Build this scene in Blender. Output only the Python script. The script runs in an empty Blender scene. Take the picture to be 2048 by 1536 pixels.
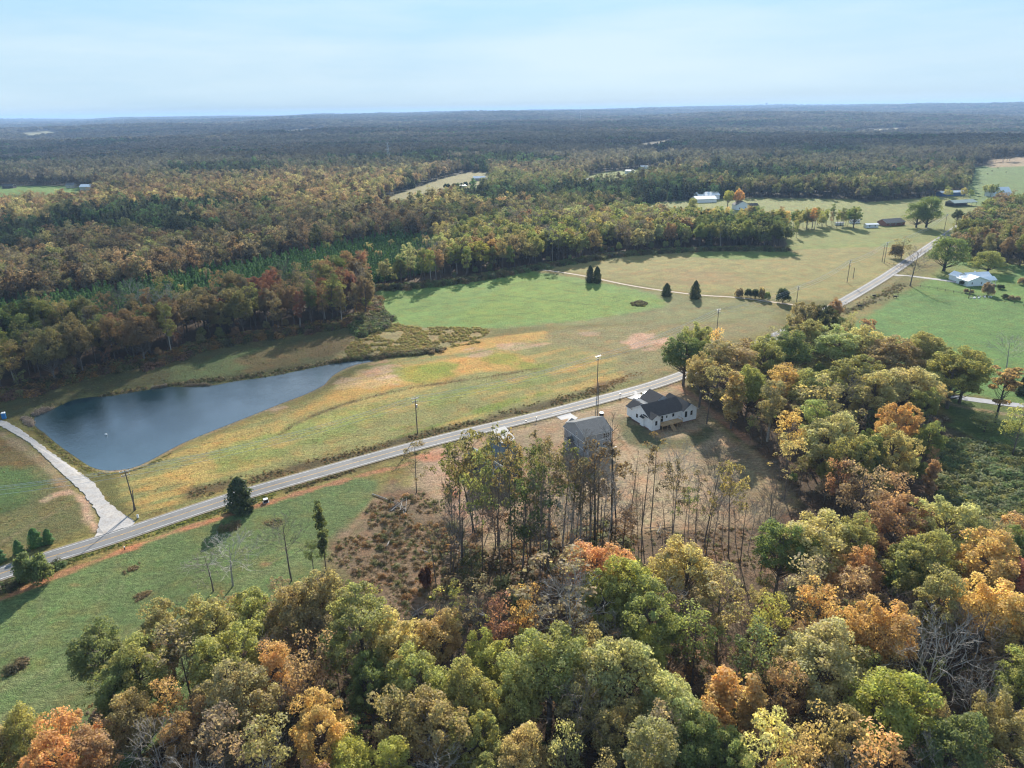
import bpy, math, random
import numpy as np
from math import radians, sin, cos, pi
random.seed(7); rng = np.random.default_rng(7)
S = bpy.context.scene
COL = S.collection
# ------------------------------------------------------------------ camera
H = 100.0; F = 1420.0; CX, CY = 1024.0, 768.0
ROLL = math.atan2(32, 2048); PITCH = math.atan((768 - 220) * cos(ROLL) / F)
fwd = np.array([0, cos(PITCH), -sin(PITCH)]); r0 = np.array([1.0, 0, 0]); u0 = np.cross(r0, fwd)
right = cos(ROLL) * r0 - sin(ROLL) * u0; up = sin(ROLL) * r0 + cos(ROLL) * u0
cam = bpy.data.cameras.new('camera'); cam_o = bpy.data.objects.new('camera', cam); COL.objects.link(cam_o)
cam.sensor_width = 36; cam.lens = 36 * F / 2048; cam.clip_start = 1; cam.clip_end = 80000
from mathutils import Matrix, Vector
cam_o.matrix_world = Matrix(((right[0], up[0], -fwd[0], 0), (right[1], up[1], -fwd[1], 0), (right[2], up[2], -fwd[2], H), (0, 0, 0, 1)))
S.camera = cam_o
S.render.resolution_x = 1024; S.render.resolution_y = 768
# ------------------------------------------------------------------ light
SUN_EL = radians(27); SUN_AZ = math.atan2(1250 - 1024, F / cos(PITCH) * 1.0)   # azimuth east of north (+Y)
sun = bpy.data.lights.new('sun', 'SUN'); sun.energy = 5.0; sun.angle = radians(0.53); sun.color = (1, 0.93, 0.82)
sun_o = bpy.data.objects.new('sun', sun); COL.objects.link(sun_o)
sdir = Vector((sin(SUN_AZ) * cos(SUN_EL), cos(SUN_AZ) * cos(SUN_EL), sin(SUN_EL)))
sun_o.rotation_euler = sdir.to_track_quat('Z', 'Y').to_euler(); sun_o.location = (0, 0, 300)
W = bpy.data.worlds.new('World'); S.world = W; W.use_nodes = True
wn, wl = W.node_tree.nodes, W.node_tree.links
bg = wn['Background']; bg.inputs[1].default_value = 0.115
sky = wn.new('ShaderNodeTexSky'); sky.sky_type = 'NISHITA'; sky.sun_disc = False
sky.sun_elevation = SUN_EL; sky.sun_rotation = SUN_AZ; sky.altitude = 300; sky.air_density = 1.0; sky.dust_density = 1.2; sky.ozone_density = 3.0
tc = wn.new('ShaderNodeTexCoord'); sx_ = wn.new('ShaderNodeSeparateXYZ'); wl.new(tc.outputs['Generated'], sx_.inputs[0])
rp = wn.new('ShaderNodeValToRGB'); wl.new(sx_.outputs['Z'], rp.inputs[0]); E_ = rp.color_ramp.elements
E_[0].position = 0.0; E_[0].color = (0.274, 0.37, 0.431, 1); E_[1].position = 1.0; E_[1].color = (.19, .29, .46, 1)
for p_, c_ in ((0.05, (0.258, 0.37, 0.458)), (0.14, (0.217, 0.37, 0.483)), (0.36, (0.233, 0.37, 0.503))): e = E_.new(p_); e.color = c_ + (1,)
hz = wn.new('ShaderNodeVectorMath'); hz.operation = 'SCALE'; wl.new(rp.outputs[0], hz.inputs[0]); hz.inputs['Scale'].default_value = 1 / .115   # the hazy pale blue of that day
m0 = wn.new('ShaderNodeMix'); m0.data_type = 'RGBA'; fz = wn.new('ShaderNodeMapRange'); wl.new(sx_.outputs['Z'], fz.inputs[0]); fz.inputs[1].default_value = .14; fz.inputs[2].default_value = .42; fz.inputs[3].default_value = .975; fz.inputs[4].default_value = .35; wl.new(fz.outputs[0], m0.inputs[0]); wl.new(sky.outputs[0], m0.inputs[6]); wl.new(hz.outputs[0], m0.inputs[7])
mp = wn.new('ShaderNodeMapping'); mp.inputs['Scale'].default_value = (1.1, 1.1, 8); mp.inputs['Rotation'].default_value = (0.06, 0.03, 0.4)
cn = wn.new('ShaderNodeTexNoise'); cn.inputs['Scale'].default_value = 1.7; cn.inputs['Detail'].default_value = 6; cn.inputs['Roughness'].default_value = 0.55
cr = wn.new('ShaderNodeMapRange'); cr.inputs[1].default_value = 0.42; cr.inputs[2].default_value = 0.66; cr.inputs[3].default_value = 0; cr.inputs[4].default_value = 0.62
mx = wn.new('ShaderNodeMix'); mx.data_type = 'RGBA'; mx.inputs[7].default_value = (3.391, 4.028, 4.297, 1)
wl.new(tc.outputs['Generated'], mp.inputs[0]); wl.new(mp.outputs[0], cn.inputs['Vector']); wl.new(cn.outputs[0], cr.inputs[0])
wl.new(cr.outputs[0], mx.inputs[0]); wl.new(m0.outputs[2], mx.inputs[6]); wl.new(mx.outputs[2], bg.inputs[0])
S.view_settings.view_transform = 'Standard'; S.view_settings.look = 'None'; S.view_settings.gamma = 1
S.view_settings.use_curve_mapping = False; S.view_settings.exposure = 1.03
S.render.engine = 'CYCLES'
cy = S.cycles; cy.max_bounces = 5; cy.diffuse_bounces = 3; cy.glossy_bounces = 2; cy.transmission_bounces = 3; cy.transparent_max_bounces = 6; cy.volume_bounces = 0
cy.use_denoising = True; cy.denoiser = 'OPENIMAGEDENOISE'; cy.caustics_reflective = False; cy.caustics_refractive = False
cy.filter_width = 1.2
# ------------------------------------------------------------------ numbers
def vnoise(x, y, seed=0):
    x = np.asarray(x, float); y = np.asarray(y, float)
    xi = np.floor(x).astype(np.int64); yi = np.floor(y).astype(np.int64); xf = x - xi; yf = y - yi
    def h(a, b):
        n = (a * 374761393 + b * 668265263 + seed * 974634777) & 0xFFFFFFFF
        n = ((n ^ (n >> 13)) * 1274126177) & 0xFFFFFFFF
        return ((n ^ (n >> 16)) & 0xFFFF) / 65535.0
    u = xf * xf * (3 - 2 * xf); v = yf * yf * (3 - 2 * yf)
    return (h(xi, yi) * (1 - u) + h(xi + 1, yi) * u) * (1 - v) + (h(xi, yi + 1) * (1 - u) + h(xi + 1, yi + 1) * u) * v
def fbm(x, y, seed=0, o=4):
    s = 0; a = 0.5
    for k in range(o):
        s = s + a * vnoise(x * 2 ** k + 17 * k, y * 2 ** k - 9 * k, seed + k); a *= 0.5
    return s / (1 - 0.5 ** o)
def sstep(a, b, x):
    t = np.clip((x - a) / (b - a), 0, 1); return t * t * (3 - 2 * t)
def at(px, py, z=0.0):
    r = fwd * F + right * (px - CX) - up * (py - CY); t = (z - H) / r[2]; return (float(r[0] * t), float(r[1] * t))
def proj(x, y, z):
    dx, dy, dz = x, y, z - H
    k = dx * fwd[0] + dy * fwd[1] + dz * fwd[2]
    return CX + F * (dx * right[0] + dy * right[1] + dz * right[2]) / k, CY - F * (dx * up[0] + dy * up[1] + dz * up[2]) / k, k
def pdist(X, Y, poly):
    """signed distance to a closed polygon, negative inside"""
    P = np.array(poly, float); d = np.full(X.shape, 1e18); ins = np.zeros(X.shape, bool)
    for i in range(len(P)):
        a = P[i]; b = P[(i + 1) % len(P)]; e = b - a
        t = np.clip(((X - a[0]) * e[0] + (Y - a[1]) * e[1]) / (e @ e + 1e-12), 0, 1)
        d = np.minimum(d, (X - a[0] - t * e[0]) ** 2 + (Y - a[1] - t * e[1]) ** 2)
        c = ((a[1] > Y) != (b[1] > Y))
        with np.errstate(divide='ignore', invalid='ignore'):
            xx = (b[0] - a[0]) * (Y - a[1]) / (b[1] - a[1] if b[1] != a[1] else 1e-12) + a[0]
        ins ^= c & (X < xx)
    d = np.sqrt(d); return np.where(ins, -d, d)
def ldist(X, Y, line):
    P = np.array(line, float); d = np.full(X.shape, 1e18)
    for i in range(len(P) - 1):
        a = P[i]; e = P[i + 1] - a
        t = np.clip(((X - a[0]) * e[0] + (Y - a[1]) * e[1]) / (e @ e + 1e-12), 0, 1)
        d = np.minimum(d, (X - a[0] - t * e[0]) ** 2 + (Y - a[1] - t * e[1]) ** 2)
    return np.sqrt(d)
WZ = -1.0
POND = [(68, 838), (70, 833), (106, 818), (120, 811), (147, 799), (178, 794), (219, 793), (253, 786), (301, 779), (335, 773), (369, 774), (417, 773), (472, 762), (513, 757), (547, 752), (615, 738), (660, 728), (697, 722), (730, 719), (751, 718), (747, 723), (720, 727), (700, 733), (680, 742), (663, 753), (652, 766), (649, 770), (612, 789), (567, 805), (506, 830), (427, 861), (372, 883), (335, 902), (301, 921), (267, 936), (232, 941), (205, 941), (178, 933), (147, 911), (116, 890), (89, 866), (68, 852)]
POND_W = [at(x, y, WZ) for x, y in POND]
def chaikin(P, n=2, closed=True):
    P = [tuple(p) for p in P]
    for _ in range(n):
        Q = []; m = len(P)
        if not closed: Q.append(P[0])
        for i in range(m if closed else m - 1):
            a, b = P[i], P[(i + 1) % m]
            Q += [tuple(.75 * u + .25 * v for u, v in zip(a, b)), tuple(.25 * u + .75 * v for u, v in zip(a, b))]
        if not closed: Q.append(P[-1])
        P = Q
    return P
POND_W = chaikin(POND_W, 1)
def hgt(x, y, pond=True):
    x = np.asarray(x, float); y = np.asarray(y, float)
    D = np.hypot(x, y)
    z = sstep(650, 2200, D) * (fbm(x / 1300, y / 1300, 3, 3) - 0.62) * 34
    z = z + sstep(3500, 14000, D) * ((fbm(x / 5200 + 3, y / 5200, 9, 3) - 0.5) * 46 + 62) * (1 + .16 * np.clip(x / 8000, -1, 1))
    z = z + sstep(1500, 4000, D) * (fbm(x / 1900 + 7, y / 1300, 13, 3) - .5) * 90
    z = z + (fbm(x / 46, y / 46, 21, 2) - .5) * .5 * sstep(60, 90, D) * (1 - sstep(500, 900, D))
    if pond:
        near = (x < -25) & (x > -185) & (y > 140) & (y < 300)
        if np.any(near):
            zz = np.atleast_1d(z).astype(float).copy(); nn = np.atleast_1d(near)
            d = pdist(np.atleast_1d(x)[nn], np.atleast_1d(y)[nn], POND_W)
            zn = zz[nn]
            k = sstep(0, 6, d)
            zn = np.where(d < 0, WZ - 0.02 + np.maximum(d, -8) * 0.25, (WZ - 0.02) * (1 - k) + zn * k)
            zz[nn] = zn; z = zz.reshape(np.shape(z)) if np.shape(z) else float(zz[0])
    return z
def W3(pts, dz=0.0):
    P = np.array(pts, float); R0 = fwd[None] * F + right[None] * (P[:, :1] - CX) - up[None] * (P[:, 1:2] - CY); z = np.zeros(len(P))
    for _ in range(11):
        t = (z + dz - H) / R0[:, 2]; z = .5 * z + .5 * hgt(R0[:, 0] * t, R0[:, 1] * t)
    t = (z + dz - H) / R0[:, 2]; x, y = R0[:, 0] * t, R0[:, 1] * t; return np.stack([x, y, hgt(x, y)], 1)
def G(px, py, dz=0.0): return tuple(float(v) for v in W3([(px, py)], dz)[0])
def W2(pts): return [(float(a), float(b)) for a, b, _ in W3(pts)]
# ------------------------------------------------------------------ mesh helpers
class MB:
    def __init__(s): s.v = []; s.f = []
    def quadbox(s, c, e1, e2, e3):
        c = np.array(c, float); e1, e2, e3 = (np.array(e, float) / 2 for e in (e1, e2, e3)); n = len(s.v)
        for a in (-1, 1):
            for b in (-1, 1):
                for d in (-1, 1): s.v.append(tuple(c + a * e1 + b * e2 + d * e3))
        for q in ((0, 1, 3, 2), (4, 6, 7, 5), (0, 4, 5, 1), (2, 3, 7, 6), (0, 2, 6, 4), (1, 5, 7, 3)): s.f.append(tuple(n + i for i in q))
        return s
    def box(s, x0, x1, y0, y1, z0, z1): return s.quadbox(((x0 + x1) / 2, (y0 + y1) / 2, (z0 + z1) / 2), (x1 - x0, 0, 0), (0, y1 - y0, 0), (0, 0, z1 - z0))
    def beam(s, a, b, w, h):
        a = np.array(a, float); b = np.array(b, float); d = b - a; L = np.linalg.norm(d); d /= L
        u = np.cross(d, (0, 0, 1)); u = np.array((1., 0, 0)) if np.linalg.norm(u) < 1e-3 else u / np.linalg.norm(u); v = np.cross(u, d)
        return s.quadbox((a + b) / 2, d * L, u * w, v * h)
    def poly(s, pts):
        n = len(s.v); s.v += [tuple(p) for p in pts]; s.f.append(tuple(range(n, n + len(pts)))); return s
    def prism(s, pts, z0, z1):
        n = len(s.v); k = len(pts)
        s.v += [(p[0], p[1], z0) for p in pts] + [(p[0], p[1], z1) for p in pts]
        s.f.append(tuple(range(n + k - 1, n - 1, -1))); s.f.append(tuple(range(n + k, n + 2 * k)))
        for i in range(k): j = (i + 1) % k; s.f.append((n + i, n + j, n + k + j, n + k + i))
        return s
    def tube(s, pts, rad, k=6, cap=True):
        pts = [np.array(p, float) for p in pts]; n = len(s.v)
        if not hasattr(rad, '__len__'): rad = [rad] * len(pts)
        for i, p in enumerate(pts):
            d = pts[min(i + 1, len(pts) - 1)] - pts[max(i - 1, 0)]; d /= np.linalg.norm(d) + 1e-9
            u = np.cross(d, (0.31, 0.95, 0.03)); u /= np.linalg.norm(u) + 1e-9; w = np.cross(d, u)
            for j in range(k):
                a = 2 * pi * j / k; s.v.append(tuple(p + rad[i] * (cos(a) * u + sin(a) * w)))
        for i in range(len(pts) - 1):
            for j in range(k): q = n + i * k; s.f.append((q + j, q + (j + 1) % k, q + k + (j + 1) % k, q + k + j))
        if cap: s.f.append(tuple(n + j for j in range(k))[::-1]); s.f.append(tuple(n + (len(pts) - 1) * k + j for j in range(k)))
        return s
    def mesh(s, name, mat, smooth=False):
        me = bpy.data.meshes.new(name); me.from_pydata([tuple(float(c) for c in v) for v in s.v], [], s.f)
        me.validate()
        for m in (mat if isinstance(mat, (list, tuple)) else [mat]): me.materials.append(m)
        if smooth: me.polygons.foreach_set('use_smooth', [True] * len(me.polygons))
        return me
def link(name, data, parent=None, **kw):
    o = bpy.data.objects.new(name, data); COL.objects.link(o)
    if parent: o.parent = parent
    for k, v in kw.items(): o[k] = v
    return o
def part(name, mb, mat, parent, smooth=False): return link(name, mb.mesh(name, mat, smooth), parent)
def thing(name, label, cat, loc=(0, 0, 0), rz=0, group=None, kind=None):
    o = bpy.data.objects.new(name, None); COL.objects.link(o); o.location = loc; o.rotation_euler = (0, 0, rz)
    o.empty_display_size = 0.1
    o['label'] = label; o['category'] = cat
    if group: o['group'] = group
    if kind: o['kind'] = kind
    return o
def tag(o, label, cat, group=None):
    o['label'] = label; o['category'] = cat
    if group: o['group'] = group
    return o
def npmesh(name, V, Fq, mats, midx=None, attrs=None, smooth=False):
    """V (n,3), Fq (m,k) faces of one size"""
    me = bpy.data.meshes.new(name); m, k = Fq.shape
    me.vertices.add(len(V)); me.vertices.foreach_set('co', np.asarray(V, np.float32).ravel())
    me.loops.add(m * k); me.loops.foreach_set('vertex_index', Fq.astype(np.int32).ravel())
    me.polygons.add(m); me.polygons.foreach_set('loop_start', np.arange(0, m * k, k, dtype=np.int32))
    try: me.polygons.foreach_set('loop_total', np.full(m, k, np.int32))
    except Exception: pass
    for a in mats: me.materials.append(a)
    if midx is not None: me.polygons.foreach_set('material_index', midx.astype(np.int32))
    if smooth: me.polygons.foreach_set('use_smooth', np.ones(m, bool))
    for nm, (typ, arr) in (attrs or {}).items():
        at_ = me.attributes.new(nm, typ, 'POINT')
        at_.data.foreach_set({'FLOAT': 'value', 'INT': 'value', 'FLOAT_COLOR': 'color', 'FLOAT_VECTOR': 'vector'}[typ], np.asarray(arr).ravel())
    me.update(calc_edges=True); return me
# ------------------------------------------------------------------ materials
class NT:
    def __init__(s, name):
        s.m = bpy.data.materials.new(name); s.m.use_nodes = True; s.n = s.m.node_tree.nodes; s.l = s.m.node_tree.links; s.n.clear()
        s.out = s.n.new('ShaderNodeOutputMaterial')
    def add(s, t, ins=None, **kw):
        x = s.n.new(t)
        for k, v in kw.items(): setattr(x, k, v)
        for k, v in (ins or {}).items(): s.put(x, k, v)
        return x
    def put(s, x, k, v):
        if isinstance(v, bpy.types.NodeSocket): s.l.new(v, x.inputs[k])
        elif isinstance(v, bpy.types.Node): s.l.new(v.outputs[0], x.inputs[k])
        else: x.inputs[k].default_value = v
    def noise(s, scale, detail=3, rough=.55, coord=None, ntype=None):
        x = s.add('ShaderNodeTexNoise', {'Scale': scale, 'Detail': detail, 'Roughness': rough}); s.l.new(coord or s.coord('Object'), x.inputs['Vector']); return x.outputs[0]
    def coord(s, k='Object'):
        if not hasattr(s, 'tc'): s.tc = s.n.new('ShaderNodeTexCoord')
        return s.tc.outputs[k]
    def rng(s, v, a, b, c, d): return s.add('ShaderNodeMapRange', {0: v, 1: a, 2: b, 3: c, 4: d}).outputs[0]
    def mul(s, a, b): # colour * float
        return s.add('ShaderNodeVectorMath', {0: a, 1: b}, operation='MULTIPLY').outputs[0]
    def mix(s, f, a, b): 
        x = s.add('ShaderNodeMix', data_type='RGBA'); s.put(x, 0, f); s.put(x, 6, a); s.put(x, 7, b); return x.outputs[2]
    def pbr(s, col, rough=.8, metal=0, bump=None, bstr=.3, bdist=.1, **kw):
        b = s.add('ShaderNodeBsdfPrincipled', {'Base Color': col, 'Roughness': rough, 'Metallic': metal})
        for k, v in kw.items(): s.put(b, k.replace('_', ' '), v)
        if bump is not None:
            bp = s.add('ShaderNodeBump', {'Strength': bstr, 'Distance': bdist, 'Height': bump}); s.l.new(bp.outputs[0], b.inputs['Normal'])
        s.l.new(b.outputs[0], s.out.inputs[0]); return s.m
def c4(c): return tuple(c) + (1,)
def plain(name, col, rough=.75, metal=0, var=.12, scale=3, spec=.4):
    t = NT(name); v = t.rng(t.noise(scale, 4), .3, .7, 1 - var, 1 + var)
    return t.pbr(t.mul(c4(col)[:3], v), rough, metal, Specular_IOR_Level=spec)
def leafmat(name, src='OBJ', transl=.52, sat=1.0):
    t = NT(name)
    oi = t.add('ShaderNodeObjectInfo')
    if src == 'OBJ': tint = oi.outputs['Color']
    else: tint = t.add('ShaderNodeAttribute', attribute_type='INSTANCER', attribute_name='tint').outputs['Color']
    v = t.add('ShaderNodeAttribute', attribute_type='GEOMETRY', attribute_name='v').outputs['Fac']
    c = t.mul(tint, v)
    # clumps drift towards a warmer or a greener tone
    w = t.noise(.22 if src == 'OBJ' else .16, 2, .5)
    c2 = t.mul(c, (1.12, .96, .85))
    c = t.mix(t.rng(w, .45, .62, 0, .8), c, c2)
    d = t.add('ShaderNodeBsdfDiffuse', {'Color': c}); 
    tr = t.add('ShaderNodeBsdfTranslucent', {'Color': t.mul(c, (1.45, 1.45, .95) if src == 'OBJ' else (1.3, 1.35, .95))})
    m = t.add('ShaderNodeMixShader', {0: transl}); t.l.new(d.outputs[0], m.inputs[1]); t.l.new(tr.outputs[0], m.inputs[2])
    g = t.add('ShaderNodeBsdfGlossy', {'Color': (.9, .92, 1, 1), 'Roughness': .6}); m2 = t.add('ShaderNodeMixShader', {0: .012})
    t.l.new(m.outputs[0], m2.inputs[1]); t.l.new(g.outputs[0], m2.inputs[2]); t.l.new(m2.outputs[0], t.out.inputs[0]); return t.m
def barkmat(name, col):
    t = NT(name); v = t.rng(t.noise(2.5, 4), .3, .7, .6, 1.35); return t.pbr(t.mul(col, v), .9, bump=t.noise(9, 3), bstr=.5, bdist=.05)
M_leaf = leafmat('leaf'); M_leafi = leafmat('leaf_in_forest', 'INST', .45)
M_bark = barkmat('bark', (.13, .105, .085)); M_pale = barkmat('pale_bark', (.34, .31, .27)); M_dark = barkmat('dark_bark', (.05, .045, .038))
# ------------------------------------------------------------------ ground
WOOD = {}
FIELDS = {
 'left': [(-200, 372), (150, 372), (190, 380), (190, 392), (130, 396), (-200, 397)],
 'mid': [(735, 414), (800, 386), (850, 370), (880, 358), (935, 345), (975, 345), (985, 356), (975, 372), (920, 382), (870, 390), (830, 402), (780, 416)],
 'hill': [(1160, 358), (1200, 346), (1280, 338), (1372, 328), (1376, 333), (1290, 346), (1250, 358), (1170, 364)],
 'farm': [(1280, 412), (1320, 404), (1400, 400), (1500, 396), (1700, 398), (1730, 405), (1850, 396), (1930, 388), (1960, 385), (2200, 390), (2200, 402), (1985, 408), (1920, 430), (1900, 460), (1580, 468), (1575, 452), (1440, 434), (1290, 428)],
 'pasture': [(1935, 378), (1950, 336), (1990, 326), (2200, 316), (2200, 392), (1960, 388), (1940, 383)],
 'tan': [(1965, 319), (2200, 304), (2200, 314), (1985, 323)],
 'clear1': [(1265, 290), (1340, 279), (1350, 284), (1290, 294)],
 'clear4': [(30, 268), (95, 262), (130, 268), (60, 276)], 'clear5': [(1700, 262), (1800, 256), (1830, 260), (1720, 267)], 'clear6': [(560, 262), (640, 258), (650, 262), (570, 266)],
 'clear2': [(1300, 309), (1340, 303), (1348, 307), (1310, 313)],
}
NEARWOODS = {
 'pondwood': [(-700, 1000), (-300, 830), (0, 800), (100, 775), (200, 745), (330, 722), (420, 692), (500, 680), (600, 665), (700, 650), (738, 632), (745, 600), (735, 574), (600, 596), (400, 636), (200, 667), (0, 698), (-500, 785)],
 'plantation': [(-500, 785), (0, 698), (200, 667), (400, 636), (600, 596), (735, 574), (870, 545), (880, 492), (780, 485), (600, 522), (400, 562), (200, 600), (0, 628), (-500, 680)],
 'fieldwood': [(748, 574), (860, 570), (950, 558), (1052, 538), (1110, 530), (1220, 510), (1300, 506), (1385, 500), (1385, 455), (1250, 450), (1100, 450), (1000, 455), (880, 480), (870, 545)],
 'fieldwood2': [(1392, 497), (1480, 497), (1572, 500), (1560, 470), (1400, 466)],
 'rightwood': [(1912, 522), (1990, 530), (2048, 540), (2300, 560), (2400, 440), (2040, 418), (1990, 420), (1930, 462), (1900, 500)],
 'grove': [(1375, 748), (1440, 735), (1500, 690), (1570, 655), (1640, 640), (1690, 652), (1780, 705), (1880, 760), (1900, 790), (1880, 850), (1870, 930), (1860, 1000), (1800, 1060), (1700, 1050), (1600, 1010), (1560, 950), (1500, 890), (1440, 850), (1400, 800)],
}
FORE = [(130, 1290), (330, 1190), (500, 1180), (640, 1130), (760, 1190), (800, 1260), (900, 1290), (1000, 1250), (1090, 1120), (1230, 1080), (1400, 1120), (1480, 1230), (1530, 1090), (1700, 1030), (1850, 1040), (2100, 980), (2500, 1200), (2600, 1900), (-600, 1900), (-50, 1450), (180, 1400)]
ROADPX = [(-420, 1262), (-200, 1213), (0, 1149), (102, 1114), (219, 1078.6), (340, 1037), (458, 997.5), (513, 981), (700, 929), (830, 892), (947, 862), (1064, 835), (1150, 813), (1237, 790), (1310, 770), (1380.5, 745), (1460, 714), (1540, 678), (1610, 644), (1681, 606), (1734, 575.6), (1782, 546.5), (1840, 505.5), (1891.5, 471), (1912, 456), (1935, 443), (1975, 425), (2030, 407), (2120, 380)]
ROAD = chaikin([G(x, y)[:2] for x, y in ROADPX], 3, False)
DRIVEPX = [(-200, 800), (14, 844), (41, 860), (85, 892), (137, 930), (191, 967.5), (212, 1001.6), (232, 1019), (270, 1043), (262, 1053), (190, 1074), (202, 1039), (191, 1019), (164, 984.5), (113, 937), (58, 885), (0, 851), (-200, 812)]
TRACKPX = [(1040, 532), (1057, 536), (1110, 543), (1171, 552), (1247, 569), (1322, 581), (1400, 591), (1471, 594), (1570, 608), (1650, 616)]
# ================================================================== GROUND SHEET
def polar():
    az = list(np.arange(-41, 41.01, .2)); s = .2; a = 41
    while a < 176: s = min(s * 1.5, 6); a += s; az.append(a); az.insert(0, -a)
    az = np.radians(np.array([a for a in az if -180 < a < 180]))
    rr = [12, 22, 32, 42, 52]; r = 58
    while r < 700: rr.append(r); r *= 1.0052
    while r < 3000: rr.append(r); r *= 1.014
    while r < 32000: rr.append(r); r *= 1.035
    return az, np.array(rr)
az, rr = polar(); nA, nR = len(az), len(rr)
A, R_ = np.meshgrid(az, rr); GX = (R_ * np.sin(A)).ravel(); GY = (R_ * np.cos(A)).ravel()
GZ = hgt(GX, GY)
rd_all = ldist(GX, GY, ROAD)
GZ = np.where(rd_all < 40, GZ * sstep(5, 14, rd_all) - .35 * np.exp(-((rd_all - 5.2) / 1.4) ** 2), GZ)   # level verge, then a shallow ditch
lin = lambda *c: np.array(c, float)
C_meadow, C_green, C_bright = lin(.150, .135, .042), lin(.118, .162, .056), lin(.165, .235, .045)
C_gold, C_brown, C_straw = lin(.235, .190, .062), lin(.150, .098, .038), lin(.300, .222, .130)
C_dirt, C_litter, C_dark, C_orange = lin(.42, .21, .115), lin(.115, .078, .048), lin(.062, .055, .022), lin(.46, .27, .075)
C_pink = lin(.46, .30, .20)
col = np.tile(C_litter * .8, (len(GX), 1)); Dg = np.hypot(GX, GY)
far = sstep(500, 800, Dg)[:, None]; col = col * (1 - far) + lin(.05, .048, .026) * far
n1 = fbm(GX / 19, GY / 19, 5); n2 = fbm(GX / 5, GY / 5, 6, 3); n3 = fbm(GX / 60, GY / 60, 8, 3)
ca, sa = cos(radians(33)), sin(radians(33)); U_, V_ = GX * ca + GY * sa, -GX * sa + GY * ca
ns = fbm(U_ / 34, V_ / 3.2, 12, 3)     # drawn out along the road
def paint(w, c, k=1.0):
    global col
    w = (np.clip(w, 0, 1) * k)[:, None]; col = col * (1 - w) + c * w
def region(pts, c, feather=2.0, rag=3.0, k=1.0, nz=None, world=False):
    P = pts if world else W2(pts)
    X0 = min(p[0] for p in P) - 60; X1 = max(p[0] for p in P) + 60; Y0 = min(p[1] for p in P) - 60; Y1 = max(p[1] for p in P) + 60
    m = (GX > X0) & (GX < X1) & (GY > Y0) & (GY < Y1)
    w = np.zeros(len(GX)); d = pdist(GX[m], GY[m], P) + (n2[m] - .5) * rag * 2 + (n1[m] - .5) * rag * 2
    w[m] = 1 - sstep(-feather, feather, d)
    if nz is not None: w = w * nz
    paint(w, c, k)
def stroke(pts, width, c, feather=.8, rag=.6, k=1.0, nz=None):
    P = chaikin(W2(pts), 2, False)
    X0 = min(p[0] for p in P) - 20; X1 = max(p[0] for p in P) + 20; Y0 = min(p[1] for p in P) - 20; Y1 = max(p[1] for p in P) + 20
    m = (GX > X0) & (GX < X1) & (GY > Y0) & (GY < Y1)
    w = np.zeros(len(GX)); d = ldist(GX[m], GY[m], P) - width / 2 + (n2[m] - .5) * rag * 2
    w[m] = 1 - sstep(-feather, feather, d)
    if nz is not None: w = w * nz
    paint(w, c, k)
def ell(cx_, cy_, rx, ry, n=14): return [(cx_ + rx * cos(2 * pi * i / n), cy_ + ry * sin(2 * pi * i / n)) for i in range(n)]
# --- open land on both sides of the road
region([(-900, 2500), (-900, 700), (0, 805), (100, 782), (200, 750), (330, 728), (420, 697), (500, 684), (600, 668), (745, 634), (745, 574), (860, 569), (950, 560), (1052, 541), (1110, 532), (1220, 510), (1385, 500), (1575, 500), (1575, 462), (1700, 456), (1800, 452), (1905, 448), (1905, 500), (2048, 520), (2400, 540), (2700, 900), (2100, 860), (1900, 840), (1700, 780), (1400, 745), (1400, 800), (1500, 890), (1600, 1010), (1500, 1040), (1250, 1080), (760, 1190), (640, 1140), (480, 1200), (330, 1210), (140, 1330), (200, 1480), (-50, 1900)], C_meadow, 3, 3)
paint(sstep(.42, .62, n1) * (Dg < 600) * (np.abs(col - C_meadow).sum(1) < .05), C_gold, .5)
# lower-left field
region([(-900, 1700), (-500, 1300), (-200, 1250), (0, 1200), (90, 1165), (230, 1110), (330, 1070), (440, 1035), (520, 1008), (700, 955), (760, 958), (748, 1000), (705, 1050), (665, 1095), (640, 1140), (560, 1230), (480, 1300), (400, 1400), (300, 1500), (100, 1900), (-900, 2500)], C_green, 1.2, 1.0)
region([(-900, 1700), (0, 1300), (300, 1180), (480, 1090), (620, 1010), (740, 985), (700, 1050), (480, 1200), (200, 1450), (0, 1700)], lin(.155, .175, .070), 6, 8, .8, sstep(.4, .6, ns))
for q in ([(-20, 1420), (60, 1330), (90, 1240), (75, 1180)], [(190, 1260), (205, 1160), (255, 1110)], [(240, 1185), (250, 1150), (230, 1120)], [(500, 1150), (560, 1090), (600, 1060)], [(40, 1400), (130, 1310)], [(505, 1040), (530, 1066), (520, 1078)], [(0, 1445), (120, 1330)]):
    stroke(q, .5, lin(.19, .20, .09), .7, .8, .5)
for a in ((30, 1335, 22, 9), (462, 1055, 16, 8), (545, 1045, 22, 9), (265, 1135, 14, 5), (285, 1190, 14, 4)): region(ell(*a), C_brown, 1, 1, .55)
for a in ((530, 1128, 10, 3), (150, 1170, 12, 4)): region(ell(*a), C_dirt, .8, .8, .5)
stroke([(-60, 1225), (0, 1198), (90, 1163), (230, 1108), (330, 1070), (440, 1035), (520, 1010), (700, 957), (800, 935), (880, 905)], 1.5, lin(.42, .19, .10), .5, 1.6, .85, sstep(.40, .58, n1))
# road verge, near side: yellow-green weeds
stroke([(-200, 1235), (0, 1170), (110, 1128), (230, 1083), (350, 1046), (460, 1012), (560, 985)], 3.2, lin(.17, .18, .035), 1, 1.2, .8)
stroke([(560, 985), (700, 940), (830, 903)], 3.0, C_brown, 1, 1.2, .6)
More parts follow.
